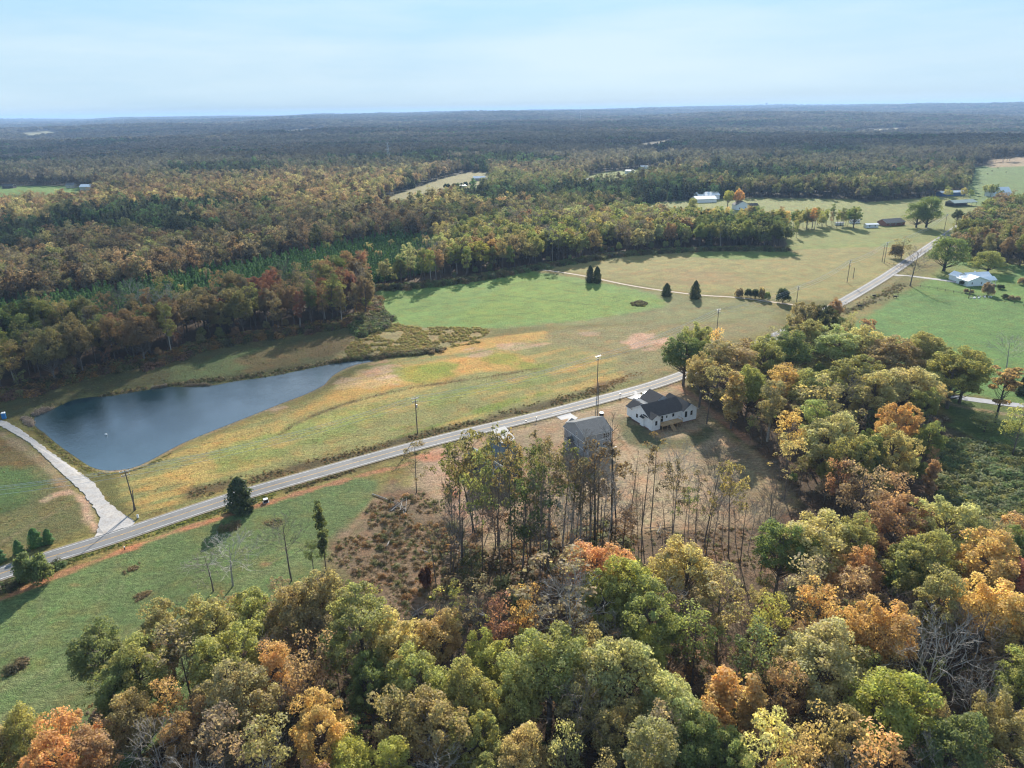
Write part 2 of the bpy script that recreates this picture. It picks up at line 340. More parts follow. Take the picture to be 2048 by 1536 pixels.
# left of the gravel drive
region([(-900, 800), (0, 857), (60, 890), (120, 945), (170, 1000), (190, 1060), (100, 1095), (0, 1128), (-900, 1400)], lin(.125, .120, .045), 1.5, 3)
region([(-400, 900), (0, 900), (60, 925), (110, 975), (40, 1010), (0, 1020), (-400, 1080)], lin(.07, .12, .035), 4, 4, .9)
region([(-200, 820), (0, 868), (60, 905), (90, 930), (20, 940), (-200, 900)], C_brown, 3, 3, .8)
stroke([(0, 868), (50, 895), (100, 935), (130, 975)], 2.4, C_straw, 1.2, 1.6, .7)
stroke([(92, 1000), (120, 985), (150, 985), (170, 1005), (180, 1040), (196, 1058)], 2.6, C_pink, .9, 1.8, .9)
stroke([(-20, 1100), (60, 1050), (140, 1010)], .8, C_straw, .6, .6, .4)
# pond rim and dam
region(chaikin([at(x, y, 0) for x, y in POND], 1), C_straw, 1.0, 1.2, .75, world=True)
stroke([(60, 850), (120, 908), (175, 945), (215, 958), (240, 1015)], 4, lin(.12, .115, .035), 1.5, 2, .9)
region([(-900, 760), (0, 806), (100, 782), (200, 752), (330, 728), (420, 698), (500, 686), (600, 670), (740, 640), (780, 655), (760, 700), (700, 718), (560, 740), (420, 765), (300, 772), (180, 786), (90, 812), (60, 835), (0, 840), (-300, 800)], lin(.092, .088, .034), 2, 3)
region([(330, 735), (500, 700), (620, 690), (620, 712), (480, 745), (360, 765)], C_green, 3, 5, .6)
region([(450, 720), (620, 680), (720, 668), (730, 690), (600, 720), (500, 745)], C_brown, 3, 4, .75)
# scrub east of the pond head
region([(735, 655), (770, 640), (830, 655), (960, 655), (980, 665), (960, 685), (900, 695), (830, 708), (757, 717), (700, 722), (660, 728), (690, 700)], lin(.25, .20, .085), 2, 2.5)
# slope between the pond and the road
SL = [(760, 722), (860, 705), (960, 690), (1100, 668), (1250, 650), (1340, 660), (1345, 740), (1237, 780), (1064, 825), (922, 856), (700, 920), (458, 988), (290, 1030), (235, 985), (240, 950), (300, 930), (372, 893), (506, 840), (612, 799), (660, 775)]
region(SL, lin(.235, .220, .078), 2, 2.5)
region(SL, C_orange, 2, 2.5, .55, sstep(.46, .62, ns) * sstep(.35, .6, n3 + .1))
region([(600, 815), (660, 780), (760, 740), (900, 715), (1010, 705), (1080, 720), (1060, 735), (940, 750), (800, 772), (690, 800), (600, 832), (540, 850)], C_orange, 2.5, 3.5, .85)
region([(640, 785), (730, 740), (800, 735), (810, 760), (740, 775)], lin(.50, .34, .15), 2, 4, .8)
for a in ((772, 745, 36, 19), (700, 762, 30, 8), (560, 818, 34, 6)): region(ell(*a), C_pink, 1.5, 4, .75, sstep(.38, .62, ns))
for a in ((850, 747, 62, 17), (1000, 718, 40, 12), (1070, 733, 40, 7), (880, 735, 40, 12)): region(ell(*a), lin(.20, .235, .03), 2, 4, .75)
region([(870, 700), (960, 678), (1090, 662), (1096, 668), (1000, 690), (930, 706), (870, 712)], C_orange, 1.5, 2, .8)
for a in ((950, 706, 34, 9), (1040, 694, 45, 7), (1090, 690, 20, 5)): region(ell(*a), C_pink, 1.5, 2.5, .75, sstep(.35, .6, ns))
region([(420, 900), (560, 855), (700, 815), (900, 775), (1090, 745), (1110, 762), (960, 795), (760, 850), (560, 910), (420, 950)], lin(.20, .235, .060), 3, 5, .75, sstep(.4, .62, n1 + .06))
region([(780, 860), (900, 825), (1050, 790), (1110, 775), (1115, 785), (960, 830), (800, 872)], lin(.13, .20, .03), 2, 3, .8, sstep(.4, .55, ns))
stroke([(560, 868), (600, 842), (650, 822), (702, 804), (802, 779), (870, 768), (939, 759), (1000, 750), (1069, 738), (1090, 736)], 1.3, lin(.11, .08, .035), .8, 1.1, .75)
stroke([(390, 985), (500, 962), (620, 930), (700, 912), (830, 876), (900, 858), (1000, 834), (1100, 806), (1160, 790), (1200, 780)], 5.0, lin(.085, .058, .028), 2.2, 2.5, .85)
stroke([(1190, 775), (1240, 762), (1275, 748)], 4, lin(.13, .07, .03), 1.5, 2, .8)
stroke([(290, 1032), (458, 987), (700, 919), (922, 856), (1064, 825), (1237, 782), (1375, 735)], 1.6, C_gold * .9, .8, .5, .75)
stroke([(312, 894), (372, 872), (420, 858)], 2, lin(.16, .07, .03), 1, 1, .7)
# fields beyond the slope
FB = [(742, 640), (748, 577), (860, 572), (950, 562), (1057, 541), (1171, 557), (1247, 574), (1322, 585), (1400, 596), (1500, 602), (1560, 622), (1540, 640), (1400, 645), (1200, 648), (980, 657), (900, 655), (820, 650), (780, 640)]
region(FB, lin(.190, .185, .075), 2, 3)
region([(742, 640), (748, 577), (860, 572), (950, 562), (1057, 541), (1171, 557), (1247, 574), (1310, 590), (1330, 612), (1250, 632), (1120, 645), (980, 657), (900, 655), (800, 650)], lin(.155, .235, .058), 3, 4)
for k_ in range(9):
    dy = k_ * 7.5; stroke([(790 + k_ * 16, 585 + dy * .8), (900, 572 + dy), (1010, 562 + dy), (1100, 566 + dy * .9), (1190, 585 + dy * .62), (1260, 600 + dy * .35)], .7, lin(.10, .15, .04), .7, .6, .38)
for k_ in range(8):
    dy = k_ * 7; stroke([(1110, 538 + dy * .3), (1230, 516 + dy * 1.1), (1380, 507 + dy * 1.2), (1560, 510 + dy * 1.15), (1720, 500 + dy * .9)], .9, lin(.17, .15, .05), .9, .7, .4)
for k_ in range(7):
    dy = k_ * 34; stroke([(-40, 1330 + dy), (150, 1225 + dy * .8), (350, 1150 + dy * .55), (560, 1060 + dy * .4)], .55, lin(.15, .17, .07), .7, .8, .35)
region([(1000, 560), (1060, 545), (1130, 560), (1250, 590), (1310, 600), (1240, 628), (1150, 640), (1050, 640), (940, 648), (900, 630), (980, 600)], C_bright, 4, 7, .8)
for q in ([(1060, 552), (1130, 562), (1190, 575), (1240, 585)], [(1000, 590), (1080, 598), (1180, 610)], [(900, 640), (1000, 630), (1130, 622)], [(1040, 604), (1060, 598)], [(800, 620), (900, 605), (1000, 600)], [(1080, 570), (1150, 585), (1230, 596)]):
    stroke(q, 1.0, lin(.075, .12, .03), 1.0, .8, .55)
region([(1060, 532), (1110, 532), (1220, 513), (1300, 506), (1400, 500), (1575, 503), (1680, 490), (1800, 490), (1870, 478), (1840, 500), (1782, 538), (1734, 568), (1676, 600), (1570, 600), (1471, 590), (1400, 587), (1322, 577), (1247, 565), (1171, 548), (1110, 539)], lin(.245, .215, .078), 2, 3)
region([(1390, 504), (1575, 503), (1600, 512), (1500, 520), (1380, 514)], lin(.12, .19, .04), 2, 3, .8)
region([(1230, 545), (1400, 535), (1560, 530), (1660, 525), (1640, 550), (1500, 570), (1300, 570)], lin(.27, .18, .08), 5, 8, .6, sstep(.35, .6, n3))
region([(1572, 500), (1576, 462), (1700, 456), (1800, 452), (1902, 448), (1880, 475), (1800, 492), (1680, 496)], lin(.19, .22, .060), 2, 3)
region([(1580, 480), (1800, 470), (1860, 466), (1790, 478), (1600, 490)], lin(.24, .19, .07), 2, 3, .6, sstep(.4, .6, n3))
for q in ([(1250, 540), (1400, 545), (1560, 548)], [(1300, 525), (1500, 530), (1700, 528)], [(1240, 555), (1420, 565), (1600, 560)], [(1590, 485), (1700, 484), (1780, 480)], [(1480, 490), (1600, 505), (1740, 505)]):
    stroke(q, 1.3, lin(.16, .13, .05), 1.2, 1.2, .5)
region([(1100, 660), (1250, 650), (1400, 648), (1545, 640), (1560, 660), (1400, 690), (1350, 740), (1250, 760), (1230, 720), (1150, 700), (1100, 690)], lin(.215, .185, .085), 4, 5, .75)
region(ell(1293, 684, 46, 18), lin(.50, .30, .20), 1.5, 4, .9, sstep(.25, .5, ns)); region(ell(1180, 668, 18, 4), C_pink, 1.5, 3, .6)
stroke([(1180, 640), (1300, 622), (1420, 615)], 3, lin(.16, .12, .06), 2, 2, .4)
# right-hand pasture
region([(1690, 660), (1720, 635), (1790, 600), (1860, 560), (1900, 520), (2048, 530), (2400, 560), (2600, 900), (2100, 820), (1960, 790), (1850, 780), (1750, 720)], lin(.115, .200, .052), 2, 2)
region([(1790, 590), (1880, 560), (2048, 560), (2300, 600), (2300, 640), (2000, 600), (1820, 585)], lin(.12, .20, .04), 3, 4, .7)
region([(1820, 560), (1905, 530), (1990, 532), (2040, 545), (1900, 556)], lin(.21, .21, .06), 2, 3, .6)
stroke([(1690, 625), (1730, 608), (1780, 585), (1800, 570)], 3.5, lin(.12, .11, .045), 1.5, 1.5, .9)
stroke([(1676, 620), (1740, 588), (1800, 552), (1850, 518), (1895, 486)], 3, lin(.20, .17, .07), 1, 1, .8)
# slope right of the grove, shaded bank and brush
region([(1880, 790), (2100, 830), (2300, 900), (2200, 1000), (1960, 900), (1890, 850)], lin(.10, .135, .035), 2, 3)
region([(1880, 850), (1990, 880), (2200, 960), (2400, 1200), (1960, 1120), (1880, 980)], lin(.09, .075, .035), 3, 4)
stroke([(1878, 800), (1940, 818), (2060, 835)], 2.4, C_straw, 1, 1, .8)
# building plots: straw and bare soil
region([(830, 912), (900, 885), (1000, 862), (1110, 832), (1237, 800), (1360, 765), (1400, 800), (1450, 860), (1530, 920), (1590, 1000), (1560, 1040), (1450, 1060), (1250, 1075), (1100, 1080), (960, 1100), (860, 1060), (800, 980)], lin(.31, .225, .135), 3, 3)
region([(840, 905), (905, 880), (930, 905), (920, 960), (1000, 1010), (960, 1060), (880, 1030), (850, 960)], C_pink * .95, 3, 5, .8)
for a in ((905, 990, 22, 14), (860, 915, 40, 10), (945, 930, 25, 10)): region(ell(*a), lin(.46, .19, .10), 1.5, 3, .8)
region([(1130, 960), (1250, 900), (1340, 905), (1420, 940), (1440, 1000), (1400, 1050), (1250, 1060), (1150, 1040)], lin(.38, .285, .175), 4, 5, .8)
region([(1225, 840), (1260, 830), (1310, 880), (1390, 860), (1420, 840), (1440, 880), (1370, 905), (1300, 900), (1250, 880)], lin(.10, .11, .045), 2.5, 3, .85)
region([(1390, 900), (1480, 890), (1560, 980), (1560, 1040), (1470, 1030), (1420, 960)], lin(.20, .155, .085), 3, 4, .8)
region([(1480, 930), (1530, 950), (1540, 990), (1500, 980)], lin(.28, .24, .12), 2, 4, .6)
stroke([(1340, 770), (1390, 790), (1430, 830), (1480, 870), (1500, 885)], 2.6, lin(.36, .20, .12), 1.2, 1.8, .8)
stroke([(1208, 838), (1240, 870), (1262, 905), (1270, 935), (1240, 960)], .9, lin(.40, .31, .20), .5, .5, .7)
stroke([(1215, 850), (1248, 885), (1268, 920)], .6, C_brown, .5, .4, .6)
stroke([(1330, 772), (1380, 778), (1430, 785), (1500, 778)], .7, C_straw, .5, .4, .7); stroke([(1335, 768), (1385, 773), (1440, 779)], .7, C_straw, .5, .4, .7)
# cut-over slope below the plots
region([(748, 1000), (780, 960), (850, 980), (960, 1100), (1100, 1100), (1090, 1140), (900, 1290), (800, 1260), (760, 1190), (660, 1120), (680, 1080)], lin(.18, .125, .075), 3, 3)
region([(690, 1060), (780, 1010), (860, 1080), (840, 1160), (740, 1150)], lin(.08, .085, .035), 3, 4, .7, sstep(.4, .55, n1))
stroke([(748, 1004), (712, 1048), (690, 1070)], 2.2, lin(.27, .18, .12), 1.2, 1.6, .7)
region([(1000, 1180), (1100, 1100), (1240, 1080), (1400, 1060), (1560, 1060), (1600, 1200), (1500, 1400), (1300, 1320)], lin(.19, .13, .08), 4, 4, .8)
# far fields
ftone = {'left': (.13, .21, .05), 'mid': (.22, .20, .085), 'hill': (.20, .24, .065), 'farm': (.20, .215, .065), 'pasture': (.12, .18, .05), 'tan': (.30, .22, .13), 'clear1': (.25, .21, .13), 'clear2': (.20, .19, .11), 'clear3': (.20, .18, .15), 'clear4': (.26, .26, .15), 'clear5': (.24, .22, .12), 'clear6': (.24, .22, .13)}
for k, P in FIELDS.items():
    P2 = P
    lo = 12 if 'clear' in k or k == 'tan' else 24
    m = (Dg > 450) & (Dg < 9000)
    px, py, _ = proj(GX[m], GY[m], GZ[m]); w = np.zeros(len(GX)); ww = np.zeros(m.sum())
    for dy in np.linspace(0, lo, 5):   # the field goes on towards the viewer, behind the tree tops
        d = pdist(px, py - dy, P); ww = np.maximum(ww, 1 - sstep(-1.2, 1.2, d))
    w[m] = ww; paint(w, lin(*ftone[k]) * 1.0, .95)
region([(1750, 440), (1850, 425), (1900, 430), (1850, 450), (1780, 452)], lin(.22, .17, .07), 5, 6, .5)
# mottling at the scale of the sheet
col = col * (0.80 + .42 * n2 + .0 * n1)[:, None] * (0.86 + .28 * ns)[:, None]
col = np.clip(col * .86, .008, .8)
q = np.arange(nR - 1)[:, None] * nA + np.arange(nA - 1)[None, :]
Fq = np.stack([q, q + 1, q + nA + 1, q + nA], -1).reshape(-1, 4)[:, ::-1]
back = np.arange(nR - 1) * nA; bq = np.stack([back + nA - 1, back, back + nA, back + 2 * nA - 1], -1)[:, ::-1]
Fq = np.concatenate([Fq, bq]); Vg = np.stack([GX, GY, GZ], -1)
t = NT('ground')
ca_ = t.add('ShaderNodeAttribute', attribute_type='GEOMETRY', attribute_name='col').outputs['Color']
fine = t.noise(1.1, 4, .65); mid = t.noise(.13, 4, .6); veryfine = t.noise(4.5, 3, .6)
mpn = t.add('ShaderNodeMapping', {'Rotation': (0, 0, radians(-33)), 'Scale': (.22, 1.6, 1)}); t.l.new(t.coord('Object'), mpn.inputs[0])
streak = t.noise(1.0, 4, .6, mpn.outputs[0])
f = t.add('ShaderNodeMath', {0: t.rng(fine, .3, .7, .62, 1.38), 1: t.rng(streak, .3, .7, .80, 1.2)}, operation='MULTIPLY').outputs[0]
f = t.add('ShaderNodeMath', {0: f, 1: t.rng(veryfine, .33, .67, .68, 1.32)}, operation='MULTIPLY').outputs[0]
c = t.mul(ca_, f)
warm = t.mul(c, (1.28, .93, .8)); cool = t.mul(c, (.80, 1.10, .85))
c = t.mix(t.rng(mid, .48, .70, 0, .8), c, warm); c = t.mix(t.rng(t.noise(.31, 3, .6), .52, .75, 0, .6), c, cool)
bh = t.add('ShaderNodeMath', {0: fine, 1: veryfine}, operation='ADD').outputs[0]
M_ground = t.pbr(c, .95, bump=bh, bstr=.8, bdist=.45, Specular_IOR_Level=.15)
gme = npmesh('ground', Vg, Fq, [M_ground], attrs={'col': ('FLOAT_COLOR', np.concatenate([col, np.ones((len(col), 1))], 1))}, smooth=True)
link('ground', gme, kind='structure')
GZgrid = GZ
import bisect
_az, _rr, _gz = az.tolist(), rr.tolist(), GZ.reshape(nR, nA)
def gz(x, y):
    a, r = math.atan2(x, y), math.hypot(x, y); i = min(max(bisect.bisect(_az, a) - 1, 0), nA - 2); j = min(max(bisect.bisect(_rr, r) - 1, 0), nR - 2)
    u = min(max((a - _az[i]) / (_az[i + 1] - _az[i]), 0), 1); v = min(max((r - _rr[j]) / (_rr[j + 1] - _rr[j]), 0), 1)
    return float((_gz[j, i] * (1 - u) + _gz[j, i + 1] * u) * (1 - v) + (_gz[j + 1, i] * (1 - u) + _gz[j + 1, i + 1] * u) * v)
# ------------------------------------------------------------------ water
t = NT('water')
nz1 = t.noise(1.6, 3, .6); nz2 = t.noise(.35, 2, .5)
mpw = t.add('ShaderNodeMapping', {'Rotation': (0, 0, .5), 'Scale': (.7, 2.2, 1)}); t.l.new(t.coord('Object'), mpw.inputs[0])
nz3 = t.noise(1.1, 4, .6, mpw.outputs[0])
hb = t.add('ShaderNodeMath', {0: nz1, 1: nz3}, operation='ADD').outputs[0]; hb = t.add('ShaderNodeMath', {0: hb, 1: t.rng(t.noise(.045, 3, .6), .38, .62, .65, 1.25)}, operation='MULTIPLY').outputs[0]
M_water = t.pbr(t.mix(t.rng(nz2, .4, .6, 0, 1), (.012, .036, .044, 1), (.018, .046, .056, 1)), .06, bump=hb, bstr=.5, bdist=.11, IOR=2.35)
pc = np.array(POND_W); wm = MB(); wm.poly([(x, y, WZ) for x, y in chaikin(POND_W, 1)])
link('pond_water', wm.mesh('pond_water', M_water), kind='structure')
# ------------------------------------------------------------------ road
def ribbon(line, off0, off1, z0, zf=None):
    P = np.array(line); T = np.gradient(P, axis=0); T /= np.linalg.norm(T, axis=1)[:, None]; N = np.stack([-T[:, 1], T[:, 0]], 1)
    m = MB(); a = P + N * off0; b = P + N * off1; n = len(P)
    hz = [(zf(*P[i]) if zf else 0) + z0 for i in range(n)]
    m.v = [(a[i][0], a[i][1], hz[i]) for i in range(n)] + [(b[i][0], b[i][1], hz[i]) for i in range(n)]
    m.f = [(i, n + i, n + i + 1, i + 1) for i in range(n - 1)]; return m
zr = lambda x, y: float(sstep(0, 1, 0))
RZ = []
rdh = [float(hgt(x, y, False)) * 0 + (float(hgt(x, y, False)) if math.hypot(x, y) > 650 else 0) for x, y in ROAD]
_rz = {tuple(p): z for p, z in zip(ROAD, rdh)}
zroad = lambda x, y: _rz.get((x, y), 0.0)
t = NT('asphalt')
v = t.rng(t.noise(6, 4), .3, .7, .85, 1.15); mpa = t.noise(.06, 3)
tar = t.rng(t.noise(.35, 5, .7), .56, .62, 0, .8)
c = t.mul(t.mix(t.rng(mpa, .4, .6, 0, 1), (.125, .125, .125, 1), (.155, .153, .15, 1)), v)
M_asph = t.pbr(t.mix(tar, c, (.10, .10, .10, 1)), .85, bump=t.noise(12, 2), bstr=.2, bdist=.02)
def paintmat(name, col_, wear):
    t = NT(name); w = t.rng(t.noise(1.2, 5, .7), .5 - wear, .62, 1, .45); return t.pbr(t.mul(col_, w), .7)
M_white_line = paintmat('white_road_paint', (.75, .75, .72), .1); M_yellow_line = paintmat('yellow_road_paint', (.62, .36, .07), .1)
ROADP = [tuple(p) for p in ROAD]
rb = ribbon(ROADP, -3.05, 3.05, .06, zroad); road = link('road', rb.mesh('road', M_asph), kind='structure')
# paving has a small edge thickness
for nm, a, b, m in (('edge_line', 2.48, 2.62, M_white_line), ('edge_line', -2.62, -2.48, M_white_line), ('centre_line', .06, .17, M_yellow_line), ('centre_line', -.17, -.06, M_yellow_line)):
    part(nm, ribbon(ROADP, a, b, .066, zroad), m, road)
def shoulder():
    m = ribbon(ROADP, -3.05, -3.5, .03, zroad); 
    m2 = ribbon(ROADP, 3.05, 3.5, .03, zroad); n = len(m.v); m.v += m2.v; m.f += [tuple(i + n for i in f) for f in m2.f]; return m
part('shoulder', shoulder(), plain('shoulder_gravel', (.24, .20, .15), .95, var=.3), road)
t = NT('gravel'); g1 = t.noise(2.2, 5, .7); g2 = t.noise(.25, 3)
c = t.mix(t.rng(g2, .45, .65, 0, 1), (.34, .325, .31, 1), (.41, .375, .335, 1))

c = t.mix(t.rng(t.noise(.6, 4, .65), .5, .68, 0, .55), c, (.25, .21, .17, 1))
M_gravel = t.pbr(t.mul(c, t.rng(g1, .3, .7, .75, 1.2)), .95, bump=g1, bstr=.6, bdist=.1)
def slab(name, pxs, mat, z0, z1, jag=0, world=False):
    P = pxs if world else [G(x, y)[:2] for x, y in pxs]
    Q = []
    for i in range(len(P)):
        a, b = np.array(P[i]), np.array(P[(i + 1) % len(P)]); n = max(1, int(np.linalg.norm(b - a) / 1.0)) if jag else 1
        for k in range(n):
            p = a + (b - a) * k / n
            if jag: p = p + (rng.random(2) - .5) * jag
            Q.append((p[0], p[1]))
    m = MB()
    m.v = [(x, y, gz(x, y) + z1) for x, y in Q]; m.f = [tuple(range(len(Q)))]
    n = len(Q); m.v += [(x, y, gz(x, y) + z0) for x, y in Q]
    m.f += [(i, n + i, n + (i + 1) % n, (i + 1) % n) for i in range(n)]
    o = link(name, m.mesh(name, mat), kind='structure')
    bm = __import__('bmesh').new(); bm.from_mesh(o.data); bm.normal_update()
    __import__('bmesh').ops.recalc_face_normals(bm, faces=bm.faces); bm.to_mesh(o.data); bm.free(); return o
slab('gravel_drive', DRIVEPX, M_gravel, -.35, .16, .5)
t = NT('concrete'); v = t.rng(t.noise(.8, 5, .6), .3, .7, .9, 1.06); M_conc = t.pbr(t.mul((.31, .305, .30), v), .8)
zrf = lambda x, y: gz(x, y)
part('lane', ribbon(chaikin([G(x, y)[:2] for x, y in TRACKPX], 3, False), -1.1, 1.1, .07, zrf), plain('packed_dirt', (.40, .32, .24), .95, var=.25, scale=.5), thing('farm_track', 'pale dirt track crossing between the two fields', 'track', kind='structure'))
for pts in ([(1242.5, 790), (1271, 782.5), (1288, 792), (1312, 795), (1316, 806), (1290, 813), (1273, 801), (1257, 796)], [(1103, 827), (1136.5, 820), (1143, 827), (1156, 836), (1137, 850), (1116.5, 834.6)], [(986, 859), (1010, 852.5), (1030, 876), (1016, 896), (1004, 890), (992, 875)]):
    slab('driveway', pts, M_conc, -.3, .10)
slab('lane_pavement', [(1893, 788), (1960, 797), (2030, 806), (2120, 815), (2120, 822), (2020, 813), (1950, 804), (1893, 795)], plain('old_asphalt', (.30, .30, .31), .9, var=.15, scale=1), -.3, .08, .15)
slab('farm_lane', [(1787, 548), (1830, 552), (1880, 558), (1935, 566), (1935, 569), (1880, 561), (1830, 555), (1783, 551)], M_gravel, -.3, .08, .3)
# ================================================================== TREES
def quads(P, N, size, R, v):
    """irregular leaf-clump faces at P facing N"""
    n = len(P); N = N / (np.linalg.norm(N, axis=1)[:, None] + 1e-9)
    T = np.cross(N, R.normal(size=(n, 3))); T /= np.linalg.norm(T, axis=1)[:, None] + 1e-9; B = np.cross(N, T)
    s = (size * (.6 + .8 * R.random(n)))[:, None]; k = (.55 + .5 * R.random((n, 4)))[:, :, None]
    V = np.stack([P + T * s * k[:, 0], P + B * s * k[:, 1] * .8, P - T * s * k[:, 2], P - B * s * k[:, 3] * .8], 1) + (N * s * .25)[:, None, :] * R.normal(size=(n, 4, 1))
    return V.reshape(-1, 3), np.arange(4 * n).reshape(n, 4), np.repeat(v, 4)
def lobes_mesh(C, rad, per, size, R, squash=.82, top=.62, lobe_v=None):
    L = len(C); per = np.asarray(per); n = int(per.sum()); idx = np.repeat(np.arange(L), per)
    d = R.normal(size=(n, 3)); d[:, 2] += top; d /= np.linalg.norm(d, axis=1)[:, None]
    rr_ = rad[idx] * (.55 + .48 * R.random(n) ** .7) * np.where(R.random(n) < .14, 1 + .45 * R.random(n), 1)
    asp = .72 + .56 * R.random((L, 3)); asp[:, 2] *= squash
    P = C[idx] + d * rr_[:, None] * asp[idx]
    N = d + R.normal(size=(n, 3)) * .55 + np.array([0, 0, .25])
    lv = (.84 + .32 * R.random(L)) if lobe_v is None else lobe_v
    v = lv[idx] * (.80 + .40 * R.random(n))
    return quads(P, N, size, R, v)
def crown_lobes(R, n, rx, z0, z1, shape='dome', rl=1.7):
    C = []; tries = 0; zc = (z0 + z1) / 2; rz = (z1 - z0) / 2; ph = R.random() * 6.28
    while len(C) < n and tries < 4000:
        tries += 1
        d = R.normal(size=3); d /= np.linalg.norm(d)
        if shape == 'dome':
            if d[2] < -.55: continue
            k = .55 + .45 * R.random() ** .5
            aa = math.atan2(d[1], d[0]); k *= 1 + .16 * sin(2 * aa + ph) + .12 * sin(3 * aa + 2 * ph) + .12 * sin(5 * d[2] + ph)
            p = np.array([d[0] * rx * k, d[1] * rx * k, zc - rz * .25 + d[2] * rz * k * (1.15 if d[2] > 0 else .7)])
        else:
            z = R.random(); w = {'column': (.55 + .45 * sin(pi * min(1, z * 1.1))), 'tall': (.5 + .6 * sin(pi * (.15 + .8 * z)))}[shape]
            a = R.random() * 2 * pi; k = R.random() ** .5
            p = np.array([cos(a) * rx * w * k, sin(a) * rx * w * k, z0 + z * (z1 - z0)])
        if all(np.linalg.norm((p - c) * (1, 1, 1.15)) > rl * .86 * (.995 ** tries if tries > 300 else 1) for c in C): C.append(p)
    return np.array(C)
def branchy(m, R, base, h_to, C, rad, tr, k=5):
    """trunk and a limb to every lobe"""
    bend = R.normal(size=2) * .5
    tp = [np.array([0, 0, -.6]), np.array([bend[0] * .2, bend[1] * .2, h_to * .3]), np.array([bend[0] * .6, bend[1] * .6, h_to * .65]), np.array([bend[0], bend[1], h_to])]
    m.tube(tp, [tr * 1.25, tr * .85, tr * .65, tr * .25], k + 1)
    for c in C:
        z = min(h_to * .95, max(base, c[2] - (.55 + .5 * R.random()) * np.hypot(c[0], c[1]) - 1.0)); f = z / h_to
        st = np.array([bend[0] * f, bend[1] * f, z]); md = st * .45 + c * .55 + np.array([0, 0, -.15 * np.linalg.norm(c - st)]) * .6 + R.normal(size=3) * .2
        m.tube([st, md, c], [tr * .42 * (1 - .5 * f), tr * .2, .03], 3, False)
class TreeKind: pass
def finish(name, V, Fq, v, tm, bark, height, diam, leaf=M_leaf):
    k = TreeKind(); k.h = height; k.d = diam
    k.crown = npmesh(name + '_crown', V, Fq, [leaf], attrs={'v': ('FLOAT', v)}) if V is not None else None
    k.trunk = tm.mesh(name + '_trunk', bark) if tm is not None and tm.v else None
    k.raw = (V, Fq, v, tm); return k
def broad(name, seed, n=84, rx=4.8, z0=6, z1=18.5, per=180, size=.19, rl=1.12, shape='dome', tr=.34, bark=M_bark, dens=1.0, squash=.8):
    R = np.random.default_rng(seed); C = crown_lobes(R, n, rx, z0, z1, shape, rl); L = len(C)
    rad = rl * (.72 + .5 * R.random(L)); pr = (per * dens * (.7 + .6 * R.random(L))).astype(int)
    V, Fq, v = lobes_mesh(C, rad, pr, size, R, squash); m = MB(); branchy(m, R, z0 * .5, z1 * .86, C, rad, tr)
    return finish(name, V, Fq, v, m, bark, z1 + rl * .8, 2 * (rx + rl * .8))
def twigs(m, R, p, d, L, r, lev, tips, spread=.6, upb=.18, k=3):
    mid = p + d * L * .5 + R.normal(size=3) * L * .05; e = p + d * L + R.normal(size=3) * L * .08
    m.tube([p, mid, e], [r, r * .85, r * .62], 3, False)
    if lev == 0: tips.append(e); return
    for i in range(3 if lev > 1 else 2 + (R.random() < .5)):
        dd = d + R.normal(size=3) * spread; dd[2] += upb; dd /= np.linalg.norm(dd)
        twigs(m, R, (e if i == 0 else mid + (e - mid) * R.random()), dd, L * (.62 + .2 * R.random()), max(.026, r * .62), lev - 1, tips, spread, upb)
def bare(name, seed, h=20, clear=7, nb=9, L=4.2, r=.17, lev=3, bark=M_bark, leaves=0, spread=.5, size=.26, lean=.0):
    R = np.random.default_rng(seed); m = MB(); tips = []; b = R.normal(size=2) * h * (.02 + lean)
    f = lambda z: np.array([b[0] * (z / h) ** 1.5, b[1] * (z / h) ** 1.5, z])
    m.tube([f(max(0, z)) + np.array([0, 0, min(z, 0)]) for z in (-.6, h * .25, h * .5, h * .75, h)], [r * 1.2, r, r * .8, r * .5, r * .12], 6)
    for i in range(nb):
        z = clear + (h - clear) * (i + R.random()) / nb * .95; a = i * 2.4 + R.random(); d = np.array([cos(a), sin(a), .75 + .5 * R.random()]); d /= np.linalg.norm(d)
        twigs(m, R, f(z), d, L * (1.15 - .7 * (z - clear) / (h - clear)), max(.05, r * .42 * (1.1 - .6 * z / h)), lev - 1, tips, spread)
    V = Fq = v = None
    if leaves:
        C = np.array(tips); sel = R.random(len(C)) < min(1, leaves); C = C[sel]
        V, Fq, v = lobes_mesh(C, np.full(len(C), .85), np.full(len(C), 22), size, R, .8)
    return finish(name, V, Fq, v, m, bark, h, L * 2)
def conifer(name, seed, h=10, rb=2.2, z0=.8, size=.34, n=2600, power=.9, bark=M_bark, layered=True):
    R = np.random.default_rng(seed); z = R.random(n) ** 1.25; zz = z0 + z * (h - z0)
    if layered: zz = np.round(zz / .8) * .8 + R.random(n) * .35
    tt = np.clip((zz - z0) / (h - z0), 0, 1); a = R.random(n) * 2 * pi; lump = 1 + .22 * np.sin(a * 3 + zz * 2.1 + seed) + .12 * np.sin(a * 7 + zz * 5)
    r = rb * (1 - tt ** 1.9 if not layered else 1 - tt) ** power * lump * (.45 + .55 * R.random(n) ** .5) * (.35 + .65 * np.minimum(1, tt * 8 + .3))
    P = np.stack([r * np.cos(a), r * np.sin(a), zz - r * .18], 1); N = np.stack([np.cos(a), np.sin(a), np.full(n, .9)], 1) + R.normal(size=(n, 3)) * .45
    V, Fq, v = quads(P, N, size, R, .6 + .7 * R.random(n)); m = MB(); m.tube([(0, 0, -.4), (0, 0, h * .5), (0, 0, h * .96)], [h * .016, h * .010, .02], 5)
    return finish(name, V, Fq, v, m, bark, h, rb * 2)
